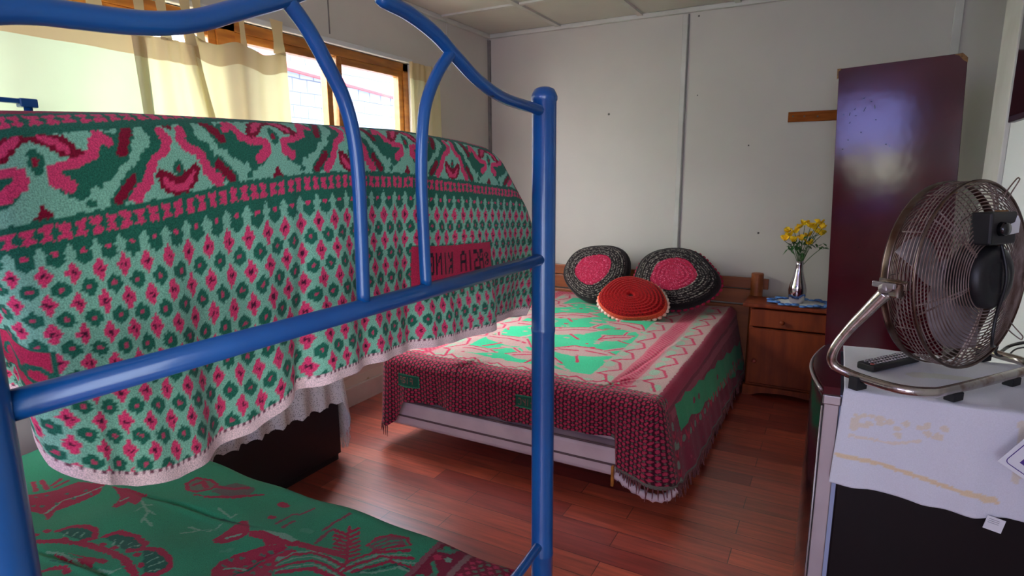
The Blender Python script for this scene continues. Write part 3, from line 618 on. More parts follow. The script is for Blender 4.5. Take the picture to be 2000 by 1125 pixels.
# ------------------------------------------------------------ lower blanket
GR=(42,130,96); GRD=(26,86,70); MRL=(152,30,62); PALE=(110,150,128)
def lower_blanket():
    zt=.450; w=Weave(-2.4,-.5,.10,1.14,.0024,GR,jag=.7)
    Z=lambda L:[tuple(on(a,b,'z',zt)[:2]) for a,b in L]
    z1=lambda a,b:(40+a/5,900+b/5); z2=lambda a,b:(400+a/5,940+b/5); z3=lambda a,b:(700+a/6.25,1000+b/6.25)
    g=lambda f,L:Z([f(a,b) for a,b in L])
    ln=lambda f,L,r,c:w.line(g(f,L),r,c)
    # big leaf, lower left
    for off_,c,r in ((0,MRL,.008),):
        ln(z1,[(120,810),(380,790),(650,810),(850,880),(1000,960),(1090,1060),(1120,1125)],r,c)
    for L in ([(360,700),(500,650),(640,650),(740,690),(730,750),(600,780)],[(820,740),(960,700),(1120,740),(1230,820),(1180,880),(1050,890)],[(1200,870),(1350,880),(1460,960),(1460,1040),(1330,1100),(1200,1110)]):
        w.poly(g(z1,L),GRD); ln(z1,L,.0065,MRL)
    for L in ([(430,740),(470,700)],[(500,745),(560,700)],[(580,750),(630,710)],[(900,820),(920,770)],[(960,830),(1000,780)],[(1020,840),(1090,800)],[(1060,850),(1160,835)],[(1230,940),(1290,920)],[(1240,1000),(1350,950)],[(1250,1040),(1390,990)],[(1260,1070),(1370,1050)]): ln(z1,L,.0018,PALE)
    for a,b in ((150,740),(260,700),(440,770),(620,790),(800,810),(920,845),(1060,880),(1140,930),(1180,1020),(1220,1110)): w.ell(*g(z1,[(a,b)])[0],.011,.007,MRL)
    for L in ([(300,900),(520,960),(760,960),(700,1040),(520,1020)],[(470,900),(640,940),(880,980),(800,1020)]): w.poly(g(z1,L),MRL)
    ln(z1,[(260,890),(400,910),(560,1000),(700,1060),(900,1090),(960,1060)],.0028,PALE); ln(z1,[(300,1000),(500,1050),(760,1110)],.0022,GRD)
    ln(z1,[(220,1110),(330,1080),(440,1080),(460,1125)],.007,MRL)
    # leaping animal, upper left
    w.poly(g(z1,[(60,330),(330,280),(560,200),(830,250),(760,330),(560,400),(330,470),(280,560),(240,560),(230,500),(60,480)]),MRL)
    ln(z1,[(240,490),(400,380),(620,330),(800,270)],.003,PALE)
    for L in ([(120,190),(150,280)],[(200,170),(260,260)],[(300,220),(390,160)],[(330,240),(460,180)]): ln(z1,L,.006,MRL)
    for a,b in ((150,350),(260,330),(210,430),(450,320),(350,400),(520,360),(640,300),(690,330),(130,430)): w.ell(*g(z1,[(a,b)])[0],.007,.004,(70,100,84))
    w.poly(g(z1,[(900,260),(1080,280),(1240,330),(1190,370),(1180,400),(1120,450),(1060,410),(940,480),(900,460),(980,360)]),MRL); ln(z1,[(980,400),(1040,370)],.004,PALE)
    for L in ([(1180,400),(1250,520),(1180,620)],[(1210,450),(1300,450)],[(1130,520),(1210,460)],[(1200,580),(1290,640)],[(1240,500),(1320,540)]): ln(z1,L,.0028,PALE)
    for L in ([(1240,350),(1480,440),(1800,510),(2000,570)],): ln(z1,L,.0022,GRD)  # dark line painting the shade of a fold crease
    for L in ([(1560,700),(1750,660),(1900,650),(2000,630)],[(1640,630),(1760,660)],[(1900,650),(1960,600)],[(1800,660),(1850,665)]): ln(z1,L,.0028,PALE)
    w.ell(*g(z1,[(1600,130)])[0],.018,.012,MRL)
    # turtle shape by the edge
    L=[(1620,230),(1720,180),(1860,190),(1920,230),(1860,290),(1720,310),(1640,290)]; w.poly(g(z1,L),(90,100,84)); w.line(g(z1,L+L[:1]),.005,MRL); w.line(g(z1,[(1700,240),(1780,210),(1820,270)]),.007,MRL)
    w.poly(g(z1,[(1860,310),(2000,240),(2110,200),(2300,260),(2240,330),(1990,370)]),(96,84,80)); ln(z1,[(1700,340),(1860,370),(2080,370),(2300,330)],.004,MRL); ln(z2,[(120,60),(260,80),(420,60)],.008,MRL); ln(z2,[(0,170),(250,160),(560,120)],.004,MRL)
    # animal on the right
    P_=g(z2,[(80,560),(240,450),(350,370),(420,380),(440,450),(420,520),(330,560),(180,600),(100,590)]); w.poly(P_,MRL); ln(z2,[(210,545),(340,520)],.004,PALE); ln(z2,[(0,460),(150,440),(350,400)],.0022,GR); ln(z2,[(130,260),(260,340),(310,310)],.0028,PALE); ln(z2,[(0,320),(180,350),(330,400)],.0022,GRD)  # last line continues the painted shade of the fold crease
    w.poly(g(z2,[(430,490),(620,490),(800,560),(960,590),(1320,700),(1350,770),(1100,700),(900,640),(700,610),(600,620),(560,560),(430,540)]),MRL)
    w.poly(g(z2,[(560,480),(800,520),(900,570),(860,590),(700,540)]),PALE)
    w.poly(g(z2,[(600,620),(760,610),(880,680),(1000,730),(780,740),(680,760),(700,820),(640,925),(50,925),(60,850),(140,760),(300,690)]),MRL)
    for a,b in ((180,800),(250,740),(360,720),(480,750),(560,700),(640,680),(540,820),(470,880),(620,800),(400,800),(300,860),(650,880),(740,690),(560,760),(820,660)): w.ell(*g(z2,[(a,b)])[0],.008,.0045,(70,104,88))
    w.ell(*g(z2,[(740,750)])[0],.011,.007,PALE)
    for c,r,dy in ((PALE,.0025,0),(MRL,.0045,22),(PALE,.0022,60),(MRL,.005,110),(PALE,.0022,150),(MRL,.006,190)):
        ln(z2,[(700,780+dy*.6),(860,700+dy),(1050,690+dy),(1180,740+dy),(1360,840+dy)],r,c)
    ln(z2,[(230,910),(420,850),(560,760)],.003,GRD); ln(z2,[(180,830),(300,815),(400,840)],.003,PALE)
    # fir tree
    for j in range(7):
        yy=500+j*42; ln(z2,[(1270,yy-28+j*2),(1385,yy+12)],.0055,MRL); ln(z2,[(1500,yy-40+j*2),(1385,yy+12)],.0055,MRL)
    ln(z2,[(1410,450),(1385,830)],.004,MRL)
    w.ell(*g(z2,[(770,205)])[0],.021,.011,MRL); w.ell(*g(z2,[(655,345)])[0],.013,.009,MRL)
    for L in ([(700,420),(860,310),(930,320),(1060,260)],[(760,460),(870,390)],[(1160,470),(1260,410),(1420,340)],[(1080,600),(1200,490),(1250,470)]): ln(z2,L,.0045,(128,62,72))
    ln(z2,[(960,480),(1040,490)],.008,(66,136,106)); ln(z2,[(160,670),(260,650)],.006,(66,136,106))
    # plumes
    for (a,c) in ((0,MRL),(40,PALE),(70,MRL),(110,PALE),(150,MRL),(200,GRD),(240,PALE)):
        ln(z2,[(1280+a,910),(1420+a,800+a*.4),(1650+a,710+a*.5),(1990+a*.6,690+a)],.0045 if c==MRL else .0026,c)
    L=g(z3,[(110,420),(220,330),(400,300),(600,350),(630,430),(420,450),(200,490)]); w.poly(L,(118,70,78)); w.line(L,.004,MRL)
    for L in ([(160,400),(330,350)],[(200,440),(380,380),(500,380)],[(300,450),(460,420)],[(560,370),(600,430)]): ln(z3,L,.003,GR)
    # border: a line across the bed, then figures, then diamonds
    e0=np.array(g(z3,[(900,340)])[0]); e1=np.array(g(z3,[(300,760)])[0])
    bx=(e0[0]+e1[0])/2
    xb=-.775
    w.mask(lambda X,Y:(X>xb-.003),(128,70,80)); w.mask(lambda X,Y:(X>xb+.012)&(X<xb+.078),(118,18,48))
    for i in range(-2,11):
        yc=1.04-i*.105
        w.line([(xb+.03,yc+.045),(xb+.055,yc+.02),(xb+.045,yc-.01),(xb+.02,yc-.02)],.006,(70,110,90)); w.line([(xb+.03,yc+.045),(xb+.055,yc+.02)],.003,GR)
        w.ell(xb+.055,yc-.035,.010,.008,PALE); w.ell(xb+.03,yc-.04,.012,.01,(170,36,72)); w.poly([(xb+.02,yc-.005),(xb+.032,yc+.008),(xb+.044,yc-.005),(xb+.032,yc-.018)],GR)
    w.mask(lambda X,Y:(X>xb+.080)&(X<xb+.096),(132,100,98)); w.mask(lambda X,Y:(X>xb+.096),(120,14,46))
    x=xb+.108; j=0
    while x<-.50:
        y=.1+(.0125 if j%2 else 0)
        while y<1.14:
            w.poly([(x-.0085,y),(x,y+.0062),(x+.0085,y),(x,y-.0062)],(184,42,80) if (j%4<2) else (96,112,92)); y+=.025
        x+=.0115; j+=1
    # mesh
    xs=np.concatenate([np.arange(-2.22,-2.10,.02),np.arange(-2.10,-.585,.0026)]); ys=np.concatenate([np.arange(.235,.45,.02),np.arange(.45,1.048,.0026)])
    XX,YY=np.meshgrid(xs,ys); rho=.03
    def topz(X,Y):
        z=zt+.0035*np.sin(X*9+Y*4)+.003*np.sin(X*23-Y*17)+.0025*np.sin(Y*31+X*6)
        for (ax_,ay_,bx_,by_,dp) in ((285,968,445,1012,.006),(90,1082,225,1128,.009),(480,1098,560,1070,.004)):
            A_,B_=on(ax_,ay_,'z',zt)[:2],on(bx_,by_,'z',zt)[:2]; D_=B_-A_; L_=math.hypot(*D_); D_=D_/L_; c_=(A_+B_)/2
            al=(X-c_[0])*D_[0]+(Y-c_[1])*D_[1]; pe=(X-c_[0])*D_[1]-(Y-c_[1])*D_[0]
            z=z-dp*np.exp(-(pe/.007)**2)*np.exp(-(al/(L_*.6))**2)+dp*.6*np.exp(-((pe-.014)/.010)**2)*np.exp(-(al/(L_*.6))**2)
        e=np.minimum(np.minimum(X+2.25,-.560-X),np.minimum(Y-.175,1.068-Y)); e=np.clip(e,0,rho*1)
        return z-(rho-np.sqrt(np.maximum(rho**2-(rho-e)**2,0)))
    P=np.stack([XX,YY,topz(XX,YY)],-1); Cc=w.get(XX,YY)
    S,out=path_fn([(-2.25,.175),(-.560,.175),(-.560,1.068),(-2.25,1.068)],[0,.04,.04,0])
    a=np.arange(0,S[-1],.004); q=np.concatenate([np.linspace(0,.12,24),.12+np.linspace(0,rho,10)[1:]])
    x,y,nx,ny=eval_path(S,out,a,1)
    Q=q[:,None]; down=.12-np.minimum(Q,.12); ins=np.clip(Q-.12,0,rho); ph=ins/rho
    X2=x-nx*(ins+.004*(down>0)*np.sin(a*30)*down/.12)+0*Q; Y2=y-ny*(ins+.004*(down>0)*np.sin(a*30)*down/.12)+0*Q
    Z2=(zt-rho-down+(topz(x,y)-(zt-rho)+.0008)*(Q/.12))*(Q<.12)+(Q>=.12)*(topz(X2,Y2)+.0008)
    P2=np.stack([X2,Y2,Z2],-1); C2=w.get(np.clip(X2,-2.4,-.505),Y2)
    o=link_mesh('lower_blanket',grid_mesh('lower_blanket',P,Cc,extra=[(P2,C2,None)]),M['cloth_blanket']); tag(o,'green blanket with maroon deer and leaf figures on the lower bunk','blanket')
lower_blanket()

# ============================================================ black chest and lace
ch=thing('storage_chest','low black wooden chest under the lace cloth beside the lower bunk','chest',(-2.17,1.55,0))
obj('body',box(B(),-2.38,-1.972,1.18,1.912,.03,.46),M['black_wood'],ch,bevel=.004)
obj('lid',box(B(),-2.385,-1.962,1.175,1.92,.46,.49),M['black_wood'],ch,bevel=.004)
obj('plinth',box(B(),-2.37,-1.98,1.2,1.90,0,.03),M['black_wood'],ch)
def lace():
    S,out=path_fn([(-1.955,1.20),(-1.955,1.928),(-2.36,1.928)],[0,.02,0]); a=np.arange(0,S[-1],.004); x,y,nx,ny=eval_path(S,out,a,1)
    v=np.linspace(0,1,60)[:,None]; corner=.02*pi/2; sc=.71
    hem=np.where(a<.70,.285,np.where(a<.86,.285-.21*np.clip((a-.70)/.05,0,1),.20))+.012*np.abs(np.sin(a*60))
    Z=.494*(1-v)+hem*v; off=(.004+.014*np.sin(a*55)*v+.03*v*np.exp(-((a-.76)/.06)**2))*(v>0)
    P=np.stack([x+nx*off+0*v,y+ny*off+0*v,Z],-1)
    xs=np.linspace(-2.36,-1.955,20); ys=np.linspace(1.20,1.928,20); XX,YY=np.meshgrid(xs,ys); tp=np.stack([XX,YY,.4935+0*XX],-1)
    o=link_mesh('lace_cloth',grid_mesh('lace_cloth',P,None,extra=[(tp,None,None)]),M['lace']); tag(o,'off-white lace cloth hanging over the end of the black chest','tablecloth')
    b=B(); r=random.Random(3)
    for i in range(34):
        aa=.72+.16*i/33; xx,yy=np.interp(aa,S,out[:,0]),np.interp(aa,S,out[:,1]); z0=np.interp(aa,a,hem)
        tube(b,[(xx+.02,yy+.018,z0+.02),(xx+.022+r.uniform(-.006,.006),yy+.022,z0-.02),(xx+.022+r.uniform(-.01,.01),yy+.02,z0-.045)],.0015,4)
    f=obj('fringe',b,M['sheet'],o); f['kind']='stuff'
lace()

# ============================================================ double bed
X0,X1,Y0,Y1,ZB=-1.90,-.515,2.12,3.98,.470
bed=thing('double_bed','double bed with wooden headboard against the back wall','bed',(-1.22,3.0,0))
for x in (X0+.35,X1-.35):
    for y in (Y0+.4,Y1-.3): obj('leg',tube(B(),[(x,y,0),(x,y,.115)],.028,12),M['black_wood'],bed,smooth=True)
obj('box_base',box(B(),X0+.02,X1-.02,Y0+.02,Y1,.115,.245),M['tick'],bed,bevel=.02,seg=3)
pp=B(); 
for z in (.247,.17): 
    for L in ([(X0+.018,Y0+.018,z),(X1-.018,Y0+.018,z)],[(X1-.018,Y0+.018,z),(X1-.018,Y1,z)]): tube(pp,L,.0045,6)
obj('piping',pp,M['tickd'],bed)
mt_=obj('mattress',box(B(),X0+.04,X1-.04,Y0+.04,Y1,.25,ZB-.022),M['tick'],bed,bevel=.045,seg=4)
hp=B(); box(hp,-1.98,-.34,Y1+.02,Y1+.045,.60,.668); obj('headboard_plank',hp,M['woodh'],bed,bevel=.004)
hp=B(); box(hp,-1.98,-.40,Y1+.02,Y1+.04,.06,.488); obj('headboard_plank',hp,M['woodh'],bed,bevel=.004)
hp=B(); box(hp,-1.98,-.42,Y1+.02,Y1+.045,.50,.592); obj('headboard_plank',hp,M['woodh'],bed,bevel=.004)
for x in (-1.90,-.405):
    obj('headboard_post',lathe(B(),[(0,0),(.037,0),(.037,.70),(.034,.706),(0,.708)],24,T(x,Y1+.0,0)),M['woodh'],bed,smooth=False)
def bed_cover():
    w=Weave(-2.0,-.5,2.0,4.1,.0035,(44,184,134),jag=.5)
    G2=(50,190,140); PG=(180,146,142); RD=(188,44,84); DK=(86,14,36); PLE=(146,172,150)
    def fig(cx,cy,s,a,mir=1):
        ca,sa=math.cos(a),math.sin(a); U=lambda p,q:(cx+s*(p*ca*mir-q*sa),cy+s*(p*sa*mir+q*ca))
        w.poly([U(-.16,-.03),U(-.05,.07),U(.10,.05),U(.17,.0),U(.08,-.06),U(-.06,-.07)],PG); w.line([U(-.16,-.03),U(-.05,.07),U(.10,.05),U(.17,.0)],.006*1,RD)
        w.line([U(-.10,0),U(.02,.02),U(.12,-.01)],.008,RD); w.line([U(.10,.04),U(.17,.12),U(.24,.13)],.014*s,PG); w.line([U(.10,.04),U(.17,.12)],.005,RD); w.line([U(-.12,-.05),U(-.22,-.12)],.012*s,PG); w.line([U(0,-.06),U(.03,-.15)],.008,RD)
        w.ell(*U(.16,-.10),.03*s,.02*s,PG)
    for k_,(cx,cy,s,a,mm) in enumerate([(-1.05,2.62,1.1,.1,1),(-1.45,2.62,1.1,-.2,-1),(-1.25,2.95,1.2,.5,1),(-1.62,2.95,1,.2,1),(-1.0,3.2,1.0,-.4,-1),(-1.4,3.3,1.1,.3,1),(-1.15,3.55,1.0,.2,-1),(-1.65,3.55,1,.0,1),(-1.55,2.38,.9,.1,1),(-.98,2.93,.7,.8,1),(-1.2,2.42,.9,.1,-1),(-1.75,2.7,.9,1,1)]): fig(cx,cy,s,a,mm)
    RN=np.random.default_rng(5)
    for i in range(60): w.ell(RN.uniform(-1.75,-.9),RN.uniform(2.35,3.6),.02*RN.uniform(.4,1),.01,PG if i%3 else RD)
    # concentric borders on the right and foot; the left and head mirror them
    def D(X,Y): return np.minimum.reduce([(-.535)-X,X+1.93,(Y-2.18)+.115,4.02-Y+.05])
    def Dt(X,Y):
        dr=(-.535)-X; dl=X+1.93; df=(Y-2.18)+.205; dh=4.15-Y
        return np.minimum(np.minimum(dr,dl),np.minimum(df,dh))
    w.mask(lambda X,Y:Dt(X,Y)<.345,PG); w.mask(lambda X,Y:Dt(X,Y)<.235,(196,96,112)); w.mask(lambda X,Y:(Dt(X,Y)<.222)&(Dt(X,Y)>.165)&(np.sin((X*1.0+Y)*2*pi/.03)>0),RD)
    w.mask(lambda X,Y:Dt(X,Y)<.150,PG); w.mask(lambda X,Y:Dt(X,Y)<.02,(156,40,70))
    def zig(xc,amp,c,y0,y1,p,vert=True,r=.0075):
        L=[];y=y0;k=0
        while y<y1:
            if vert: L+= [(xc+amp,y),(xc+amp*.1,y+p*.45),(xc-amp,y+p*.5),(xc-amp*.2,y+p*.75),(xc+amp*.2,y+p*.8)]
            else: L+= [(y,xc-amp),(y+p*.2,xc-amp*.2),(y+p*.35,xc-amp*.5),(y+p*.55,xc+amp)]
            y+=p
        w.line(L,r,c)
    for xc in (-.535-.29,-.535-.085,-1.93+.29,-1.93+.085):
        y=2.30
        while y<3.9: w.ell(xc+(.03 if int(y*100)%2 else -.03),y,.022,.04,PLE); y+=.10
        zig(xc,.036,RD,2.26,4.0,.19,r=.0068)
    y=-1.75
    while y<-.72: w.ell(y,2.255,.03,.014,PLE); y+=.11
    zig(2.255,.02,RD,-1.78,-.72,.13,False,.006)
    def diam(mask,c0=DK,A=(190,48,86),Bc=(104,92,84),p=.026):
        w.mask(mask,c0); i0=0
        x=-2.0;i=0
        while x<-.5:
            y=2.0+(p*.5 if i%2 else 0)
            while y<2.26:
                pass; y+=p
            x+=p*.5; i+=1
    # diamonds near the foot edge
    fm=lambda X,Y:(Y<2.222)
    w.mask(fm,DK); x=-2.0;i=0
    while x<-.5:
        y=2.0+(.014 if i%2 else 0)
        while y<2.225:
            w.ell(x,y,.0088,.0085,RD if i%2 else (112,98,90)); y+=.028
        x+=.0125;i+=1
    rho=.05
    xs=np.arange(X0+.045,X1-.04,.0035); ys=np.arange(Y0+.045,Y1,.0035); XX,YY=np.meshgrid(xs,ys)
    def topz(X,Y):
        z=ZB+.006*np.sin(X*4+1)*np.sin(Y*3)+.003*np.sin(X*17+Y*9)+.002*np.sin(Y*25-X*8)
        for (cx,cy,dx,dy,l,dep) in ((-.72,2.62,.1,1,.45,.005),(-1.1,3.1,1,.35,.25,.004),(-1.2,2.8,1,.3,.2,.004),(-1.45,2.2,.3,1,.08,.012),(-1.40,2.2,.5,1,.08,.010),(-.74,2.28,.6,1,.10,.010)):
            n=math.hypot(dx,dy); d=((X-cx)*dy-(Y-cy)*dx)/n; a=((X-cx)*dx+(Y-cy)*dy)/n; z=z-dep*np.exp(-(d/.009)**2)*np.exp(-(a/l)**2)+dep*.6*np.exp(-((d-.016)/.012)**2)*np.exp(-(a/l)**2)
        e=np.minimum(np.minimum(X-X0,X1-X),np.minimum(Y-Y0,4.5-Y)); e=np.clip(e,0,rho); return z-(rho-np.sqrt(np.maximum(rho**2-(rho-e)**2,0)))
    P=np.stack([XX,YY,topz(XX,YY)],-1); Cc=w.get(XX,YY)
    S,out=path_fn([(X0,Y1),(X0,Y0),(X1,Y0),(X1,Y1)],[0,.06,.06,0])
    a=np.arange(0,S[-1],.003); x,y,nx,ny=eval_path(S,out,a,1)
    sf=(Y1-Y0)-.06+.06*pi/2; xo=X0+.06-sf; xv=a+xo   # xv = x along the foot
    hem=np.interp(xv,[X0-2,X0-.3,X0-.06,X0+.05,X0+.10,X0+.16,-1.3,-.9,-.715,-.700,-.69,X1,X1+.10,X1+.5,X1+1.5,X1+2.5],[.15,.14,.125,.115,.15,.262,.265,.285,.292,.285,.165,.135,.10,.085,.07,.06])
    q=np.linspace(0,1,120)[:,None]; drop=q*(ZB-rho-hem)
    flare=.05*q*np.exp(-((xv-(X1+.03))/.16)**2)+.03*q*np.exp(-((xv-(X0))/.12)**2)+.075*q*np.clip((xv-X1)/.3,0,1)
    off=flare+(.010*np.sin(xv*21)+.006*np.sin(xv*47+1))*q*np.where(xv>X1+.1,.35,1)+.012*q*np.exp(-((xv+1.50)/.03)**2)-.014*q*np.exp(-((xv+1.57)/.02)**2)+.012*q*np.exp(-((xv+.72)/.03)**2)
    off-=.02*q*(1/(1+np.exp((xv+.695)/.004)))*np.exp(-((xv+.70)/.15)**2)
    Psk=np.stack([x+nx*off,y+ny*off,ZB-rho-drop+(topz(x,y)-(ZB-rho))*(1-q)+.0008*(1-q)],-1)
    phi=np.linspace(0,pi/2,26)[:,None]; ins=rho*(1-np.cos(phi)); Xr=x-nx*ins; Yr=y-ny*ins; Pr=np.stack([Xr,Yr,topz(Xr,Yr)+.0008],-1)
    Cr=w.get(np.clip(Xr,-2,-.505),Yr)
    # skirt weave: diamonds at the foot, panels along the side
    s=Weave(xv[0],xv[-1],-.09,.42,.002,(56,14,28),jag=.3)
    def dia(x0,x1,y0,y1):
        i=0;xx=x0
        while xx<x1:
            yy=y0+(.011 if i%2 else 0)
            while yy<y1:
                s.ell(xx,yy,.0074,.0062,(166,44,74)); s.ell(xx,yy+.011,.0046,.0030,(92,80,74)); yy+=.022
            xx+=.0170;i+=1
    dia(xv[0],X1+.055,-.09,.42); 
    s.mask(lambda X,Y:(X>X1+.06),(122,28,54))
    for i in range(300):
        xx=RN.uniform(X1+.08,xv[-1]); yy=RN.uniform(0,.40); s.ell(xx,yy,.008,.004,(150,44,72) if i%2 else (96,70,72))
    s.mask(lambda X,Y:(X>X1+.10)&(Y>.02)&(Y<.06),(150,60,80))
    up_=[(X1+.17+k_*.09,.015+.0085*k_+.012*math.sin(k_*2.3)) for k_ in range(19)]; dn_=[(X1+.20+k_*.09,.125+.011*k_+.016*math.sin(k_*1.9+1)) for k_ in range(19)]
    s.poly(up_+dn_[::-1],(44,140,98))
    for k_ in (3,4,9,14): s.ell(X1+.2+k_*.09,.07+.010*k_,.02,.014,(126,50,66))
    for k_ in range(18):
        xx=X1+.12+k_*.10; yb_=.17+.006*k_; s.ell(xx,yb_,.022,.014,(104,122,108)); s.line([(xx+.03,yb_-.02),(xx+.05,yb_+.02),(xx+.075,yb_-.01)],.006,(170,28,62))
    for zz in (.08,.16,.24,.31): s.ell(X1+.095,zz,.014,.018,(110,124,112)); s.line([(X1+.08,zz+.03),(X1+.10,zz+.045),(X1+.115,zz+.03)],.005,(170,28,62))
    for (pa,pb,ya,yb) in ((-1.14,-.98,.022,.072),(-1.78,-1.66,.03,.085)):
        s.poly([(pa,ya),(pb,ya),(pb,yb),(pa,yb)],(28,74,58)); s.line([(pa,ya),(pb,ya)],.003,(40,110,84)); s.line([(pa,yb),(pb,yb)],.003,(40,110,84)); s.line([(pb,ya),(pb,yb)],.003,(40,110,84))
        write(s,'DNIK AI' if pa>-1.2 else 'ASIA',pa+.01,ya+.012,.020,.028,(116,74,70),flip=True)
    Csk=s.get(np.broadcast_to(xv,drop.shape),drop)
    hemq=(ZB-rho-hem)-drop; Csk=np.where(((hemq<.012)&(xv>X1-.2))[...,None],lin((96,92,84)),Csk)
    rr_=s.get(np.broadcast_to(xv,ins.shape[:1]+xv.shape),-rho*phi+0*xv); Cr=np.where((np.broadcast_to(ny<-.3,rr_.shape[:2]))[...,None],rr_,Cr)
    o=link_mesh('bedspread',grid_mesh('bedspread',P,Cc,extra=[(Psk,Csk,None),(Pr,Cr,None)]),M['cloth_far']); tag(o,'red and green patterned bedspread over the double bed','bedspread')
    b=B(); r=random.Random(9)
    for i in range(0,len(a),3):
        if xv[i]<-.69 and not xv[i]<X0+.06: continue
        if xv[i]>X1+1.8 or xv[i]<X0-1.7: continue
        px_,py_,pz=Psk[-1,i]; L=r.uniform(.03,.055); dx,dy=nx[i]*r.uniform(-.008,.012)+r.uniform(-.008,.008),ny[i]*r.uniform(-.008,.012)+r.uniform(-.008,.008)
        tube(b,[(px_,py_,pz+.004),(px_+dx*.6,py_+dy*.6,pz-L*.5),(px_+dx,py_+dy,max(.006,pz-L))],.0022,4,radii=[.0028,.0024,.001])
    f=obj('fringe',b,M['cloth_far'],o); f['kind']='stuff'; f['label']='grey red knotted fringe'
    at=f.data.color_attributes.new('Col','FLOAT_COLOR','POINT'); n=len(f.data.vertices); cc=np.ones((n,4)); cc[:,:3]=lin((104,72,72)); cc[::2,:3]=lin((120,56,66)); at.data.foreach_set('color',cc.astype(np.float32).ravel())
bed_cover()
lin_=B(); P_=smooth_path([(-.69,Y0+.0,.145),(-.62,Y0-.012,.112),(-.54,Y0-.02,.095),(-.485,Y0-.005,.10),(-.46,Y0+.03,.12)],6)
obj('torn_lining',tube(lin_,P_,.02,8,radii=[.013+.007*math.sin(i*1.1)**2 for i in range(len(P_))]),M['tick'],bed,smooth=True)
obj('slat_end',box(B(),-.700,-.690,Y0-.025,Y0-.012,.10,.185),M['pine'],bed)
# ------------------------------------------------------------ cushions
def cushion(name,label,c,rx,ry,rt,rot,colf,seed,scallop=0,rimcol=None,m='knit'):
    n,mm=150,220; u=np.linspace(0,pi,n)[:,None]; v=np.linspace(0,2*pi,mm)[None,:]
    r=np.sin(u)**.8; t=np.cos(u); ph=RNG.uniform(0,6,4)
    wob=1+.05*np.sin(2*v+ph[0])+.04*np.sin(3*v+ph[1])+.02*np.sin(5*v+ph[2])
    X=rx*r*np.cos(v)*wob; Y=ry*r*np.sin(v)*wob; Zz=rt*np.sign(t)*np.abs(t)**.8*(1+.08*np.sin(2*v+ph[3])*r)
    if name=='round_cushion' and seed==3:
        Zz=Zz-.02*np.exp(-(r/.10)**2)*(t>0)
    ribs=.0025*np.sin(r*60)*(r<.99); Zz=Zz+ribs*np.sign(t)
    rr=np.where(t>0,r,2-r)*wob/wob
    mx=np.array((T(*c)@rot))
    P=np.stack([X+0*Zz,Y+0*Zz,Zz],-1)@mx[:3,:3].T+mx[:3,3]
    C_=colf(np.broadcast_to(np.where(t>=0,r,2-r),X.shape),np.broadcast_to(v,X.shape))
    o=link_mesh(name,grid_mesh(name,P,C_),M[m]); tag(o,label,'cushion')
    if scallop:
        b=B()
        for i in range(scallop):
            a=2*pi*i/scallop; wv=1+.05*math.sin(2*a+ph[0])+.04*math.sin(3*a+ph[1])+.02*math.sin(5*a+ph[2])
            q=T(*c)@rot@Vector((rx*wv*1.0*math.cos(a),ry*wv*1.0*math.sin(a),-rt*.12))
            bmesh.ops.create_icosphere(b,subdivisions=1,radius=.014,matrix=T(*q)@rot@Matrix.Diagonal((1.2,1.2,.5,1)))
        e=obj('scalloped_edge',b,rimcol,o,smooth=True)
    return o
def dark_col(seed,c1):
    g=np.random.default_rng(seed)
    def f(r,v):
        C_=np.tile(lin((40,34,36)),r.shape+(1,)).reshape(r.shape+(3,)); ring=np.floor(r*16); nz=g.uniform(0,1,r.shape)
        blk=g.uniform(0,1,r.shape).repeat(1,0); sp=((np.sin(r*100)>.1)&(blk>.70)&(r>.45)&(r<.90)); C_[sp]=lin((150,142,134))
        C_[(r<.52+.03*np.sin(v*2))]=lin((168,38,70)); k_=(r<.5)&(blk>.94); C_[k_]=lin((226,120,150)); C_[r>1.02]=lin((34,28,30)); return C_
    return f
def red_col(r,v):
    C_=np.tile(lin((150,14,18)),r.shape+(1,)).reshape(r.shape+(3,)); d=(np.sin(v*46+6*np.sin(r*30))>.45)&(r>.12); C_[d]=lin((104,6,10)); C_[(r>.95)&(r<1.05)]=lin((214,76,52)); C_[r<.07]=lin((70,10,14)); C_[r>1.05]=lin((214,200,190)); return C_
M['pinkedge']=mat('pink_edging',(170,26,66),.9,bump=.5); M['orange']=mat('orange_edging',(226,96,66),.9,c2=(232,214,202),nscale=9,bump=.5)
cushion('round_cushion','dark crochet round cushion with pink centre, left one by the headboard',(-1.395,3.76,.668),.245,.195,.085,R(-.06,'Z')@R(math.radians(62),'X'),dark_col(1,0),1)
cushion('round_cushion','larger dark crochet round cushion with pink centre and magenta edge, at right',(-.865,3.735,.668),.275,.20,.095,R(.16,'Z')@R(-.12,'Y')@R(math.radians(58),'X'),dark_col(2,0),2,scallop=46,rimcol=M['pinkedge'])
cushion('round_cushion','small red knitted round cushion with orange and white edging in front','x' and (-1.045,3.44,.575),.205,.155,.065,R(.05,'Z')@R(math.radians(46),'X'),red_col,3,scallop=40,rimcol=M['orange'])

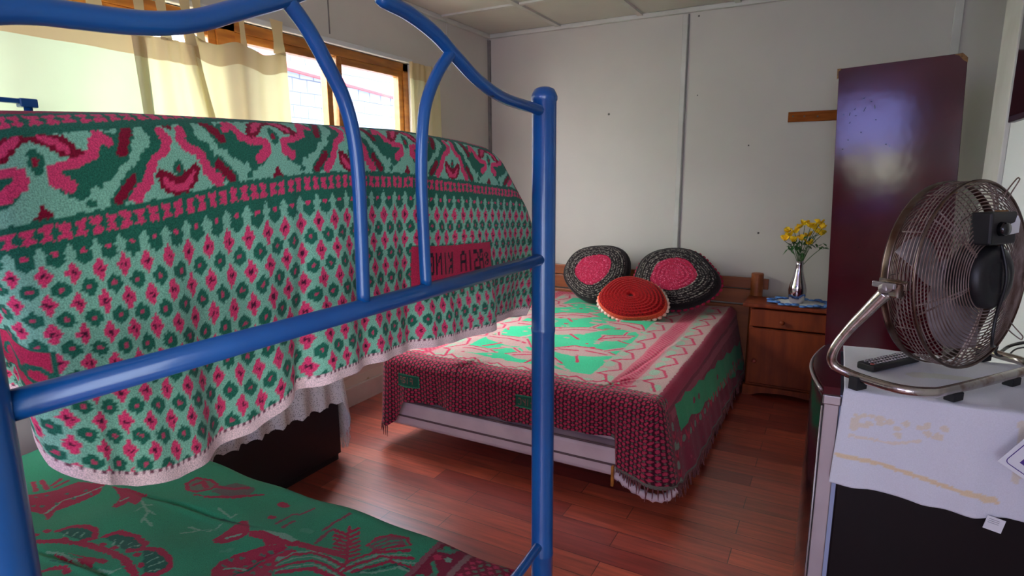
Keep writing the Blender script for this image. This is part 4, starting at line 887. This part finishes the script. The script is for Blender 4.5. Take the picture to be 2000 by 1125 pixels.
# ============================================================ nightstand
ns=thing('nightstand','brown wooden nightstand with drawer between double bed and wardrobe','nightstand',(-.19,3.87,0))
nx0,nx1,ny0,ny1,nz=-.405,.035,3.715,3.935,.545
nb_=B(); box(nb_,nx0,nx0+.02,ny0+.01,ny1,.045,nz); box(nb_,nx1-.02,nx1,ny0+.01,ny1,.045,nz); box(nb_,nx0+.02,nx1-.02,ny1-.015,ny1,.045,nz); box(nb_,nx0+.02,nx1-.02,ny0+.012,ny1-.015,.05,.068); box(nb_,nx0+.02,nx1-.02,ny0+.008,ny1-.015,.40,.416)
obj('carcass',nb_,M['wood'],ns)
obj('tabletop',box(B(),nx0-.04,nx1+.04,ny0-.028,ny1+.005,nz,nz+.022),M['wood'],ns,bevel=.006,seg=3)
d1=on(1467,602,'y',ny0-.008); d2=on(1594,655,'y',ny0-.008)
dr=obj('drawer',box(B(),d1[0],nx1-.028,ny0-.008,ny0+.2,.427,nz-.012),M['wood'],ns,bevel=.005)
kn=lambda p:lathe(B(),[(0,0),(.007,0),(.006,.008),(.013,.014),(.014,.02),(.009,.026),(0,.028)],18,T(*p)@R(pi/2,'X'))
kp=on(1528,630,'y',ny0-.008); obj('knob',kn((kp[0],ny0-.008,kp[2])),M['wood'],dr,smooth=True)
do=obj('door',box(B(),nx0+.004,nx1-.004,ny0-.004,ny0+.012,.075,.412),M['wood'],ns,bevel=.003)
kp=on(1471,703,'y',ny0-.004); ko=obj('knob',kn((kp[0]+.006,ny0-.004,kp[2])),M['reddoor'],do,smooth=True); ko['label']='reddish door knob'
pl=B(); N=20; poly=[(nx0-.012,.06),(nx1+.012,.06),(nx1+.012,0),(nx1-.03,0)]+[(nx1-.05-(nx1-nx0-.1)*i/N,.006+.024*math.sin(pi*i/N)**.6) for i in range(N+1)]+[(nx0+.03,0),(nx0-.012,0)]
prism(pl,poly,0,.02,T(0,ny0+.005,0)@R(pi/2,'X')); box(pl,nx0-.01,nx0+.01,ny0+.005,ny1,0,.06); box(pl,nx1-.01,nx1+.01,ny0+.005,ny1,0,.06); obj('plinth',pl,M['wood'],ns)
# doily
cx,cy,cz=-.145,3.82,nz+.0235
dd=thing('doily','white crochet doily with blue scalloped edge on the nightstand','doily',(cx,cy,cz))
b=B(); lathe(b,[(0,.002),(.05,.004),(.10,.002),(.15,.0035),(.152,0),(0,-.0005)],48,T(cx,cy,cz)@Matrix.Diagonal((1,.66,1,1))); obj('crochet_centre',b,M['doilyw'],dd,smooth=True)
b=B()
for i in range(26):
    a=2*pi*i/26; bmesh.ops.create_icosphere(b,subdivisions=2,radius=.023,matrix=T(cx+.163*math.cos(a),cy+.108*math.sin(a),cz+.007+.005*math.sin(i*2.1))@Matrix.Diagonal((1,1,.28,1)))
obj('scalloped_edge',b,M['doilyb'],dd,smooth=True)
vx,vy=-.165,3.815; vz=cz+.004
vs=thing('vase','slim polished silver vase standing on the doily','vase',(vx,vy,vz))
obj('body',lathe(B(),[(0,0),(.036,0),(.040,.01),(.048,.05),(.050,.075),(.044,.11),(.032,.15),(.023,.19),(.020,.225),(.022,.25),(.019,.25),(.017,.225),(.02,.19),(0,.15)],40,T(vx,vy,vz)),M['vase'],vs,smooth=True)
fl=thing('flower_bouquet','bunch of yellow artificial flowers with green leaves in the silver vase','flowers',(vx,vy,vz+.2))
stem=B(); leaf=B(); r=random.Random(12)
heads=[(1540,462),(1532,470),(1552,455),(1560,447),(1572,440),(1583,445),(1600,438),(1606,447),(1596,455),(1578,462),(1566,470),(1580,478),(1548,472),(1604,460),(1590,448),(1538,455)]
for i,(hx,hy) in enumerate(heads):
    p=on(hx,hy,'y',vy+r.uniform(-.05,.05)); tube(stem,smooth_path([(vx,vy,vz+.2),((vx+p[0])/2,(vy+p[1])/2,(vz+.27+p[2])/2),p],4),.0016,5)
    b=B()
    for k_ in range(6):
        a=k_*pi/3+r.random(); mx=T(*p)@R(r.uniform(-.7,.7),'X')@R(a,'Z')@R(-.5,'Y')
        vv=[b.verts.new(mx@Vector(c)) for c in ((0,0,0),(.015,.014,.004),(.032,.011,.014),(.037,0,.010),(.032,-.011,.014),(.015,-.014,.004))]; b.faces.new(vv)
    bmesh.ops.create_icosphere(b,subdivisions=1,radius=.006,matrix=T(p[0],p[1],p[2]+.004))
    obj('blossom',b,M['yellow'],fl)
for i in range(46):
    hx,hy=r.choice([(1545,485),(1555,490),(1565,482),(1575,478),(1550,478),(1562,492),(1585,470)]); p=Vector(on(hx+r.uniform(-12,12),hy+r.uniform(-10,8),'y',vy+r.uniform(-.05,.05)))
    mx=T(*p)@R(r.uniform(0,6.3),'Z')@R(r.uniform(-1.3,1.3),'Y'); s=r.uniform(.016,.03)
    vv=[leaf.verts.new(mx@Vector(c)) for c in ((-s,0,0),(-s*.2,s*.35,.003),(s,0,0),(-s*.2,-s*.35,.003))]; leaf.faces.new(vv)
q=on(1608,482,'y',vy-.02); tube(stem,smooth_path([(vx,vy,vz+.2),(vx+.05,vy,vz+.27),(q[0],vy-.02,q[2])],4),.0018,5)
for i in range(9):
    mx=T(q[0]+r.uniform(-.035,.02),vy-.02+r.uniform(-.02,.02),q[2]+r.uniform(-.015,.01))@R(r.uniform(0,6.3),'Z')@R(r.uniform(-.8,.8),'Y'); s=.022
    vv=[leaf.verts.new(mx@Vector(c)) for c in ((-s,0,0),(-s*.2,s*.35,.003),(s,0,0),(-s*.2,-s*.35,.003))]; leaf.faces.new(vv)
obj('stems',stem,M['stem'],fl); obj('leaves',leaf,M['leaf'],fl)
# wooden strip on the wall
a=on(1540,217,'y',YB-.018); c=on(1540,238,'y',YB-.018)
M['rawwood']=mat('bare_wood',(150,84,40),.9,c2=(126,66,28),nscale=9,stretch=(1,5,8),spec=.1)
ws=thing('coat_rail','short bare wooden rail fixed to the back wall left of the wardrobe','rail',(a[0],YB,c[2]))
obj('plank',box(B(),a[0],.12,YB-.018,YB,c[2]-.002,a[2]-.006),M['rawwood'],ws,bevel=.002)
for px_ in (1549,1571,1597):
    p=on(px_,227,'y',YB-.018); obj('screw',lathe(B(),[(0,0),(.005,0),(.004,.002),(0,.0025)],10,T(p[0],YB-.018,p[2])@R(pi/2,'X')),M['nail'],ws)

# ============================================================ wardrobe (side towards the camera)
wd=thing('wardrobe','tall glossy maroon wardrobe with chipped corners beside the nightstand','wardrobe',(.02,3.22,0))
ang=math.radians(7.0); tilt=math.radians(2.2); wy=3.20
MX=T(.022,wy,0)@R(-ang,'Z')@R(-tilt,'Y')
hgt=1.79; wdt=.468
def wobj(name,bm,m,bevel=0,parent=wd):
    bmesh.ops.transform(bm,matrix=MX,verts=bm.verts); return obj(name,bm,m,parent,bevel=bevel)
poly=[(0,.02),(wdt,.02),(wdt,hgt-.02),(wdt-.018,hgt),(0.0,hgt),(-.006,hgt-.006),(-.006,hgt-.03),(0,hgt-.045)]
b=B(); prism(b,poly,-.018,0,R(pi/2,'X')); wobj('side_panel',b,M['lacquer'],.0015)
b=B(); box(b,.002,.02,.02,.42,.02,hgt-.01); box(b,wdt-.016,wdt-.002,.018,.42,.02,hgt-.03); box(b,.02,wdt-.018,.40,.42,.02,hgt-.02); box(b,.02,wdt-.018,.02,.40,hgt-.04,hgt-.02); wobj('cabinet_body',b,M['lacquer'])
b=B(); prism(b,[(wdt-.045,hgt-.002),(wdt-.018,hgt+.001),(wdt+.001,hgt-.02),(wdt+.001,hgt-.04),(wdt-.014,hgt-.028),(wdt-.03,hgt-.008)],-.0005,.0015,R(pi/2,'X')); wobj('worn_corner',b,M['chip'])['label']='bare chipped corner'
b=B(); prism(b,[(-.007,hgt-.045),(-.007,hgt+.001),(.01,hgt+.001),(.006,hgt-.006),(-.002,hgt-.012),(-.001,hgt-.04)],-.0005,.0012,R(pi/2,'X')); wobj('worn_corner',b,M['chip'])
b=B(); prism(b,[(wdt-.004,1.215),(wdt+.004,1.22),(wdt+.005,1.235),(wdt,1.245),(wdt-.006,1.235)],-.0005,.0015,R(pi/2,'X')); wobj('worn_corner',b,M['chip'])
b=B(); box(b,.01,wdt-.02,.03,.40,-.0,.02); wobj('base',b,M['lacquer'])
pl_=[(.10+.05*math.cos(t),1.60+.045*math.sin(t*1.3)+.012*math.sin(5*t)) for t in np.linspace(0,5.2,16)]
mk=[((xa,za),(xa+(xb_-xa)*.45,za+(zb-za)*.45),.0014) for (xa,za),(xb_,zb) in zip(pl_[:-1:2],pl_[1::2])]+[((xa,za),(xa+.003,za+.002),.0026) for xa,za in ((.03,1.43),(.10,1.50),(.20,1.44),(.155,1.55),(.05,1.47))]
for (xa,za),(xb_,zb),r_ in mk:
    wobj('paint_scuff',tube(B(),[(xa,-.0002,za),(xb_,-.0002,zb)],r_,6),M['black'])
# ============================================================ fridge, cloth, fan
FX,FY0,FY1,FZ=.052,1.475,1.87,.845
fg=thing('mini_fridge','dark brown compact fridge with silver edged door under the white cloth','fridge',(.3,1.67,0))
obj('body',box(B(),FX,.495,FY0,FY1,.02,FZ-.004),M['fridge'],fg,bevel=.004)
for x in (.09,.46):
    for y in (FY0+.04,FY1-.04): obj('foot',lathe(B(),[(0,0),(.018,0),(.018,.022),(0,.022)],14,T(x,y,0)),M['rubber'],fg)
obj('gasket',box(B(),FX-.009,FX,FY0+.004,FY1-.004,.05,FZ-.02),M['gasket'],fg)
obj('door_edge',box(B(),FX-.041,FX-.009,FY0,FY1-.002,.04,FZ-.038),M['silver'],fg,bevel=.002)
# bowed glossy door front
b=B(); n=16; front=[]; 
for i in range(n+1):
    f=i/n; front.append((FX-.045-.028*math.sin(pi*f)-.002,FY0+.002+(FY1-FY0-.004)*f))
prism(b,[(FX-.041,FY0+.001)]+front+[(FX-.041,FY1-.002)],.035,FZ-.03); obj('door_front',b,M['blackg'],fg,smooth=False)
b=B(); prism(b,[(FX-.010,FY0+.006)]+[(p[0]+.003,p[1]) for p in front]+[(FX-.010,FY1-.004)],FZ-.03,FZ-.004); obj('door_cap',b,M['lacquer'],fg)['label']='dark glossy top of the door'
obj('hinge_cover',box(B(),FX-.044,FX-.006,FY0-.004,FY0+.03,FZ-.045,FZ-.022),M['silver'],fg,bevel=.003)
obj('handle_strip',tube(B(),[(p[0]-.002,p[1],FZ-.012) for p in front],.004,8),M['silver'],fg,smooth=True)
obj('edge_highlight',tube(B(),[(FX-.044,FY0-.001,.04),(FX-.044,FY0-.001,FZ-.05)],.0022,6),M['silver'],fg,smooth=True)  # silver tube painting the highlight on the door's front corner
# cloth
def cloth():
    w=Weave(-.02,.64,-.30,.46,.003,(214,214,222),jag=.3)
    c=(222,200,166)
    nz_=lambda L,r,cc:w.line(L,r,cc)
    for i in range(26): w.ell(.07+.17*RNG.random(),-.055-.035*RNG.random(),.008,.006,(218,206,190))
    nz_([(.055,-.155),(.10,-.158),(.16,-.166),(.22,-.178),(.27,-.186),(.315,-.192),(.34,-.197)],.0045,c); nz_([(.29,-.186),(.335,-.192)],.007,c)
    nz_([(.36,-.02),(.37,-.08),(.365,-.14)],.007,(216,206,190)); nz_([(.07,-.105),(.15,-.11),(.2,-.095)],.003,(220,208,196))
    nz_([(.20,.18),(.30,.20)],.02,(208,208,200)); 
    S0=FZ+.002
    xs=np.arange(.048,.503,.004); vs_=np.arange(-.27,FY1-FY0-.005,.004); XX,VV=np.meshgrid(xs,vs_)
    hem=np.interp(xs,[.05,.12,.217,.306,.36,.60],[-.228,-.226,-.236,-.236,-.226,-.24])
    vc=np.where(VV<0,VV*(hem/-.27),VV)
    rho=.008; Y=np.where(vc>0,FY0-.010+vc,FY0-.010); Z=np.where(vc>0,S0,S0+vc)
    e=np.exp(-(vc/rho)**2)*.003; Z=Z-e; 
    low=np.clip(-vc/.24,0,1); Y=Y-low*(.006+.006*np.sin(XX*26)+.004*np.sin(XX*61+vc*20))-.0015*np.sin(XX*90)*low
    Z=Z+np.where(vc>0,.0012*np.sin(XX*40+vc*23)+.001,0)
    XX2=XX+np.where(vc<0,-.012*low*np.clip((.2-XX)/.15,0,1)+.0,0)
    P=np.stack([XX2,Y,Z],-1); Cc=w.get(XX,vc)
    o=link_mesh('tablecloth',grid_mesh('tablecloth',P,Cc),CL); s=o.modifiers.new('t','SOLIDIFY'); s.thickness=.0012; s.offset=-1
    tag(o,'white embroidered cloth spread over the mini fridge','tablecloth')
    b=B(); p=on(1928,1010,'y',FY0-.022); mx=T(p[0]+.0,FY0-.024,p[2]+.006)@R(.18,'Y')
    box(b,0,.031,-.0008,0.0008,-.030,0,mx); tg=obj('care_label',b,M['label'],o); tg['label']='small white care label'
    b=B()
    for i in range(3): box(b,.004,.022,-.0014,-.0009,-.006-i*.004,-.005-i*.004,mx)
    obj('print',b,M['inkgrey'],tg)
    return o
CL=woven('white_cotton',fleck=.04,fscale=400,bump=.15)
cloth()
# sign card lying on edge in front of the fridge
sg=thing('sign_card','white card with purple border hanging in front of the cloth at right','card',(.39,1.42,.75))
c0,c1,c2=on(1948,900,'y',1.42),on(2006,852,'y',1.42),on(2010,962,'y',1.42)
O=Vector(c0); U=(Vector(c1)-O).normalized(); Vv=(Vector(c2)-O); Vv=(Vv-U*Vv.dot(U)).normalized(); N_=U.cross(Vv)
mxs=Matrix(((U.x,Vv.x,N_.x,O.x),(U.y,Vv.y,N_.y,O.y),(U.z,Vv.z,N_.z,O.z),(0,0,0,1)))
sw,sh2=.125,.105
if N_.y>0: fs=-1
else: fs=1
obj('card',box(B(),0,sw,0,sh2,-.0008,.0008,mxs),M['label'],sg)
b=B(); m_=.008
rr_=[]; 
for (qx,qy,a0) in ((m_+.008,m_+.008,pi),(sw-m_-.008,m_+.008,1.5*pi),(sw-m_-.008,sh2-m_-.008,0),(m_+.008,sh2-m_-.008,.5*pi)):
    for k_ in range(6): rr_.append((qx+.008*math.cos(a0+k_*pi/10),qy+.008*math.sin(a0+k_*pi/10),fs*.0012))
tube(b,rr_,.0008,6,closed=True); bmesh.ops.transform(b,matrix=mxs,verts=b.verts); obj('printed_border',b,M['purple'],sg)
b=B(); box(b,.022,.06,.026,.050,fs*.0008 if fs>0 else -.0014,.0014 if fs>0 else -.0008,mxs); obj('printed_block',b,M['purple'],sg)

# remote
rm=thing('remote_control','black remote control with grey buttons lying behind the fan foot','remote control',(.16,1.66,FZ+.004))
p0=np.array(on(1690,712,'z',FZ+.02)[:2]); p1=np.array(on(1790,690,'z',FZ+.02)[:2]); dv=p1-p0; an=math.atan2(dv[1],dv[0]); Lr=.185
mr=T(p0[0],p0[1],FZ+.0055)@R(an,'Z')
obj('case',box(B(),0,Lr,-.022,.022,0,.017,mr),M['black'],rm,bevel=.004,seg=3)
b=B()
for i in range(14):
    for j in range(3): lathe(b,[(0,.0),(.0036,0),(.0034,.0022),(0,.0026)],8,mr@T(.018+i*.0115,-.012+j*.012,.017))
obj('buttons',b,M['silver'],rm)
b=B(); lathe(b,[(0,0),(.0045,0),(.004,.0026),(0,.003)],8,mr@T(.008,-.012,.017)); obj('power_button',b,M['reddoor'],rm)['label']='red power button'

# fan
fa=thing('desk_fan','chrome floor fan with wire cage standing on the white cloth','fan',(.28,1.62,FZ+.004))
FU=Vector((.602,.799,0)).normalized(); FV=Vector((-FU.y,FU.x,0)); FA=Vector((.19,1.405,0)); zb=FZ+.030
def fp(u,v,z): q=FA+FU*u+FV*v; return (q.x,q.y,z)
wb=.435
rt_=[fp(-.012,.098,1.072),fp(-.022,.125,1.03),fp(-.036,.155,.98),fp(-.045,.178,.93),fp(-.040,.180,.895),fp(-.026,.150,.880),fp(-.018,.10,zb),fp(-.008,.045,zb),fp(.028,.010,zb),fp(.085,0,zb)]
rt2=[fp(wb-u_,v_,z_) for (u_,v_,z_) in [(-.012,.098,1.072),(-.022,.125,1.03),(-.036,.155,.98),(-.045,.178,.93),(-.040,.180,.895),(-.026,.150,.880),(-.018,.10,zb),(-.008,.045,zb),(.028,.010,zb),(.085,0,zb)]]
P_=smooth_path(rt_+rt2[::-1],7)
n_=len(P_); rad=[.0105]*n_
for i in range(14): rad[i]=.0105+.004*(1-i/14); rad[-1-i]=rad[i]
obj('stand',tube(B(),P_,.0105,16,radii=rad),M['chrome'],fa,smooth=True)
for (u_,v_) in ((-.020,.13),(wb+.02,.13),(.10,0),(wb-.12,0)):
    q=fp(u_,v_,FZ+.0045); obj('rubber_foot',box(B(),-.017,.017,-.010,.012,0,.030 if v_>.05 else .018,T(*q)@R(math.atan2(FU.y,FU.x),'Z')),M['rubber'],fa,bevel=.002)
zc=1.098; FR=.205; CC=Vector(fp(wb/2,.06,zc)); BK=-FV  # rear axis points to the camera side
tlt=math.radians(-3)
ZA=BK.normalized(); XA=FU; YA=ZA.cross(XA).normalized()
if YA.z<0: YA=-YA; 
FM=Matrix(((XA.x,YA.x,ZA.x,CC.x),(XA.y,YA.y,ZA.y,CC.y),(XA.z,YA.z,ZA.z,CC.z),(0,0,0,1)))@R(tlt,'X')
def ring(b,r,z,rr,seg=64,q=5): tube(b,[FM@Vector((r*math.cos(2*pi*i/seg),r*math.sin(2*pi*i/seg),z)) for i in range(seg)],rr,q,closed=True)
def dome(r): return .002+.034*(1-(r/FR)**2.6)
b=B()
for i in range(18): r_=.074+(FR-.074)*i/18; ring(b,r_,dome(r_),.0014)
for k_ in range(6):
    for d in (-.055,.055):
        a=k_*pi/3+.3
        tube(b,[FM@Vector((r_*math.cos(a+d*(.2+.8*r_/FR)*1.0),r_*math.sin(a+d*(.2+.8*r_/FR)),dome(r_)-.0015)) for r_ in np.linspace(.068,FR,10)],.0021,5)
for i in range(5): ring(b,FR+.0005,-.004-i*.0075,.00125)
for k_ in range(12):
    a=k_*pi/6; tube(b,[FM@Vector((FR*math.cos(a),FR*math.sin(a),.0)),FM@Vector(((FR)*math.cos(a),(FR)*math.sin(a),-.045))],.0014,5)
rg=obj('rear_grille',b,M['wire'],fa,smooth=True)
b=B(); ring(b,FR+.001,.003,.0034,72,8); obj('rim',b,M['rimm'],fa,smooth=True)
b=B(); n=72
rg1=[[b.verts.new(FM@Vector((r_*math.cos(2*pi*i/n),r_*math.sin(2*pi*i/n),z_))) for i in range(n)] for r_,z_ in ((FR+.002,-.048),(FR+.0035,-.052),(FR+.0035,-.064),(FR+.002,-.068),(FR,-.064),(FR,-.052))]
for j in range(6):
    for i in range(n): b.faces.new((rg1[j][i],rg1[j][(i+1)%n],rg1[(j+1)%6][(i+1)%n],rg1[(j+1)%6][i]))
obj('rim',b,M['rimm'],fa,smooth=True)
b=B()
def fdome(r): return -.068-.045*(1-(r/FR)**2.6)
for i in range(21): r_=.03+(FR-.03)*i/21; ring(b,r_,fdome(r_),.00125,56,4)
for k_ in range(8):
    a=k_*pi/4; tube(b,[FM@Vector((r_*math.cos(a),r_*math.sin(a),fdome(r_)-.001)) for r_ in np.linspace(.02,FR,8)],.0015,5)
obj('front_grille',b,M['wire'],fa,smooth=True)
mo=obj('motor',lathe(B(),[(0,-.03),(.03,-.03),(.064,-.018),(.069,-.008),(.069,.036),(.066,.046),(.057,.052),(.040,.055),(.036,.0535),(.032,.056),(.012,.058),(0,.058)],40,FM),M['black'],fa,smooth=True)
for i in range(3):
    b=B(); a0=i*2*pi/3+.55; pts=[]; G=[]
    for j in range(11):
        f=j/10; rr2=.03+f*.155; wd_=.018+.075*math.sin(pi*min(1,f*.92+.06))**.9
        row=[]
        for k_ in range(7):
            g_=k_/6-.5; a=a0+g_*2*wd_/rr2*.62+f*.25; row.append(b.verts.new(FM@Vector((rr2*math.cos(a),rr2*math.sin(a),-.045+g_*.045+.008*f))))
        G.append(row)
    for j in range(10):
        for k_ in range(6): b.faces.new((G[j][k_],G[j][k_+1],G[j+1][k_+1],G[j+1][k_]))
    bl=obj('blade',b,M['blade'],fa,smooth=True); s=bl.modifiers.new('t','SOLIDIFY'); s.thickness=.0014
obj('hub',lathe(B(),[(0,-.075),(.02,-.072),(.032,-.055),(.034,-.03),(0,-.028)],24,FM),M['blade'],fa,smooth=True)
# control box on the upper cage
b=B(); box(b,-.062,.030,.072,.140,.020,.062,FM); cbx=obj('control_box',b,M['black'],fa,bevel=.005,seg=3)
b=B(); lathe(b,[(0,0),(.015,0),(.014,.008),(.012,.014),(0,.0145)],20,FM@T(-.030,.105,.062)); obj('dial',b,M['blackg'],cbx,smooth=True)
b=B(); prism(b,[(.0,.092),(.034,.095),(.036,.120),(.026,.131),(.020,.118),(.004,.114)],.0622,.0640,FM); obj('control_plate',b,M['label'],cbx)['label']='worn pale sticker'
b=B(); box(b,-.012,.010,.139,.143,.040,.054,FM); obj('switch_tab',b,M['chip'],cbx)
for a in (1.15,-.75):      # cord hooks
    c_,s_=math.cos(a),math.sin(a); q=lambda r_,z_,o_=0:FM@Vector(((r_)*c_-o_*s_,(r_)*s_+o_*c_,z_))
    obj('cord_hook',tube(B(),smooth_path([q(.175,dome(.175),-.009),q(.200,.018,-.008),q(.226,.026,-.005),q(.229,.027,0),q(.226,.026,.005),q(.200,.018,.008),q(.175,dome(.175),.009)],5),.0014,6),M['wire'],fa,smooth=True)
for sgn in (0,1):                    # pivot brackets
    u_=-.006 if sgn==0 else wb+.006; q=Vector(fp(u_,.090,1.082)); mxp=T(*q)@R(math.atan2(FU.y,FU.x),'Z')
    b=B(); box(b,-.012,.012,-.022,.022,-.018,.014,mxp); br=obj('pivot_bracket',b,M['chrome'],fa,bevel=.005,seg=3)
    b=B(); kx=-1 if sgn==0 else 1
    lathe(b,[(0,0),(.011,0),(.012,.004),(.011,.018),(0,.020)],6,mxp@T(kx*.012,0,.004)@R(kx*pi/2,'Y')); box(b,-.004,.004,-.024,.024,-.006,.006,mxp@T(kx*.026,0,.010)); obj('wing_knob',b,M['silver'],br,bevel=.002)
    b=B(); box(b,-.004,.004,-.03,.03,-.010,.010,T(*Vector(fp(.008 if sgn==0 else wb-.008,.095,1.09)))@R(math.atan2(FU.y,FU.x),'Z')); obj('pivot_plate',b,M['chrome'],fa)
# cord of the fan
c0_=FM@Vector((.0,.075,.050)); c1_=FM@Vector((.004,.0,.064)); c2_=FM@Vector((.010,-.085,.048)); c3_=Vector(on(1945,690,'z',zb+.012))
obj('power_cord',tube(B(),smooth_path([c0_,c1_,c2_,FM@Vector((.02,-.15,.040)),c3_+Vector((0,0,.02)),c3_,c3_+Vector((.03,.04,-.018)),c3_+Vector((.08,.02,-.022))],6),.0035,8),M['black'],fa,smooth=True)
# loose cables by the wall
def cable(label,L,r=.003,z=FZ+.009):
    P=[on(a,b,'z',z+h) for a,b,h in L]; o=obj('cable',tube(B(),smooth_path(P,6),r,8),M['black'],None,smooth=True); tag(o,label,'cable'); return o
cable('thick black cable lying behind the fan foot, by the right wall',[(1952,690,.004),(1968,678,.006),(1985,672,.02),(2010,668,.03),(2050,664,.03)],.0042)
cable('thin black cable looping beside the thicker one by the right wall',[(1968,702,.0),(1974,690,.01),(1990,680,.02),(2030,676,.02)],.002)
# ------------------------------------------------------------ television on the right wall
tb=on(1968,240,'x',XR-.055); tvz0=1.475; tvy1=tb[1]
tv=thing('television','black flat television mounted on the right wall','television',(XR-.03,tvy1-.5,tvz0))
obj('back_shell',box(B(),XR-.035,XR-.012,tvy1-.85,tvy1-.05,tb[2]+.03,tb[2]+.46),M['black'],tv)
obj('bezel',box(B(),XR-.055,XR-.035,tvy1-.92,tvy1,tb[2],tb[2]+.53),M['tvb'],tv,bevel=.003)
obj('screen',box(B(),XR-.0565,XR-.054,tvy1-.908,tvy1-.012,tb[2]+.018,tb[2]+.518),M['screen'],tv)
obj('wall_bracket',box(B(),XR-.012,XR,tvy1-.6,tvy1-.3,tb[2]+.12,tb[2]+.36),M['black'],tv)
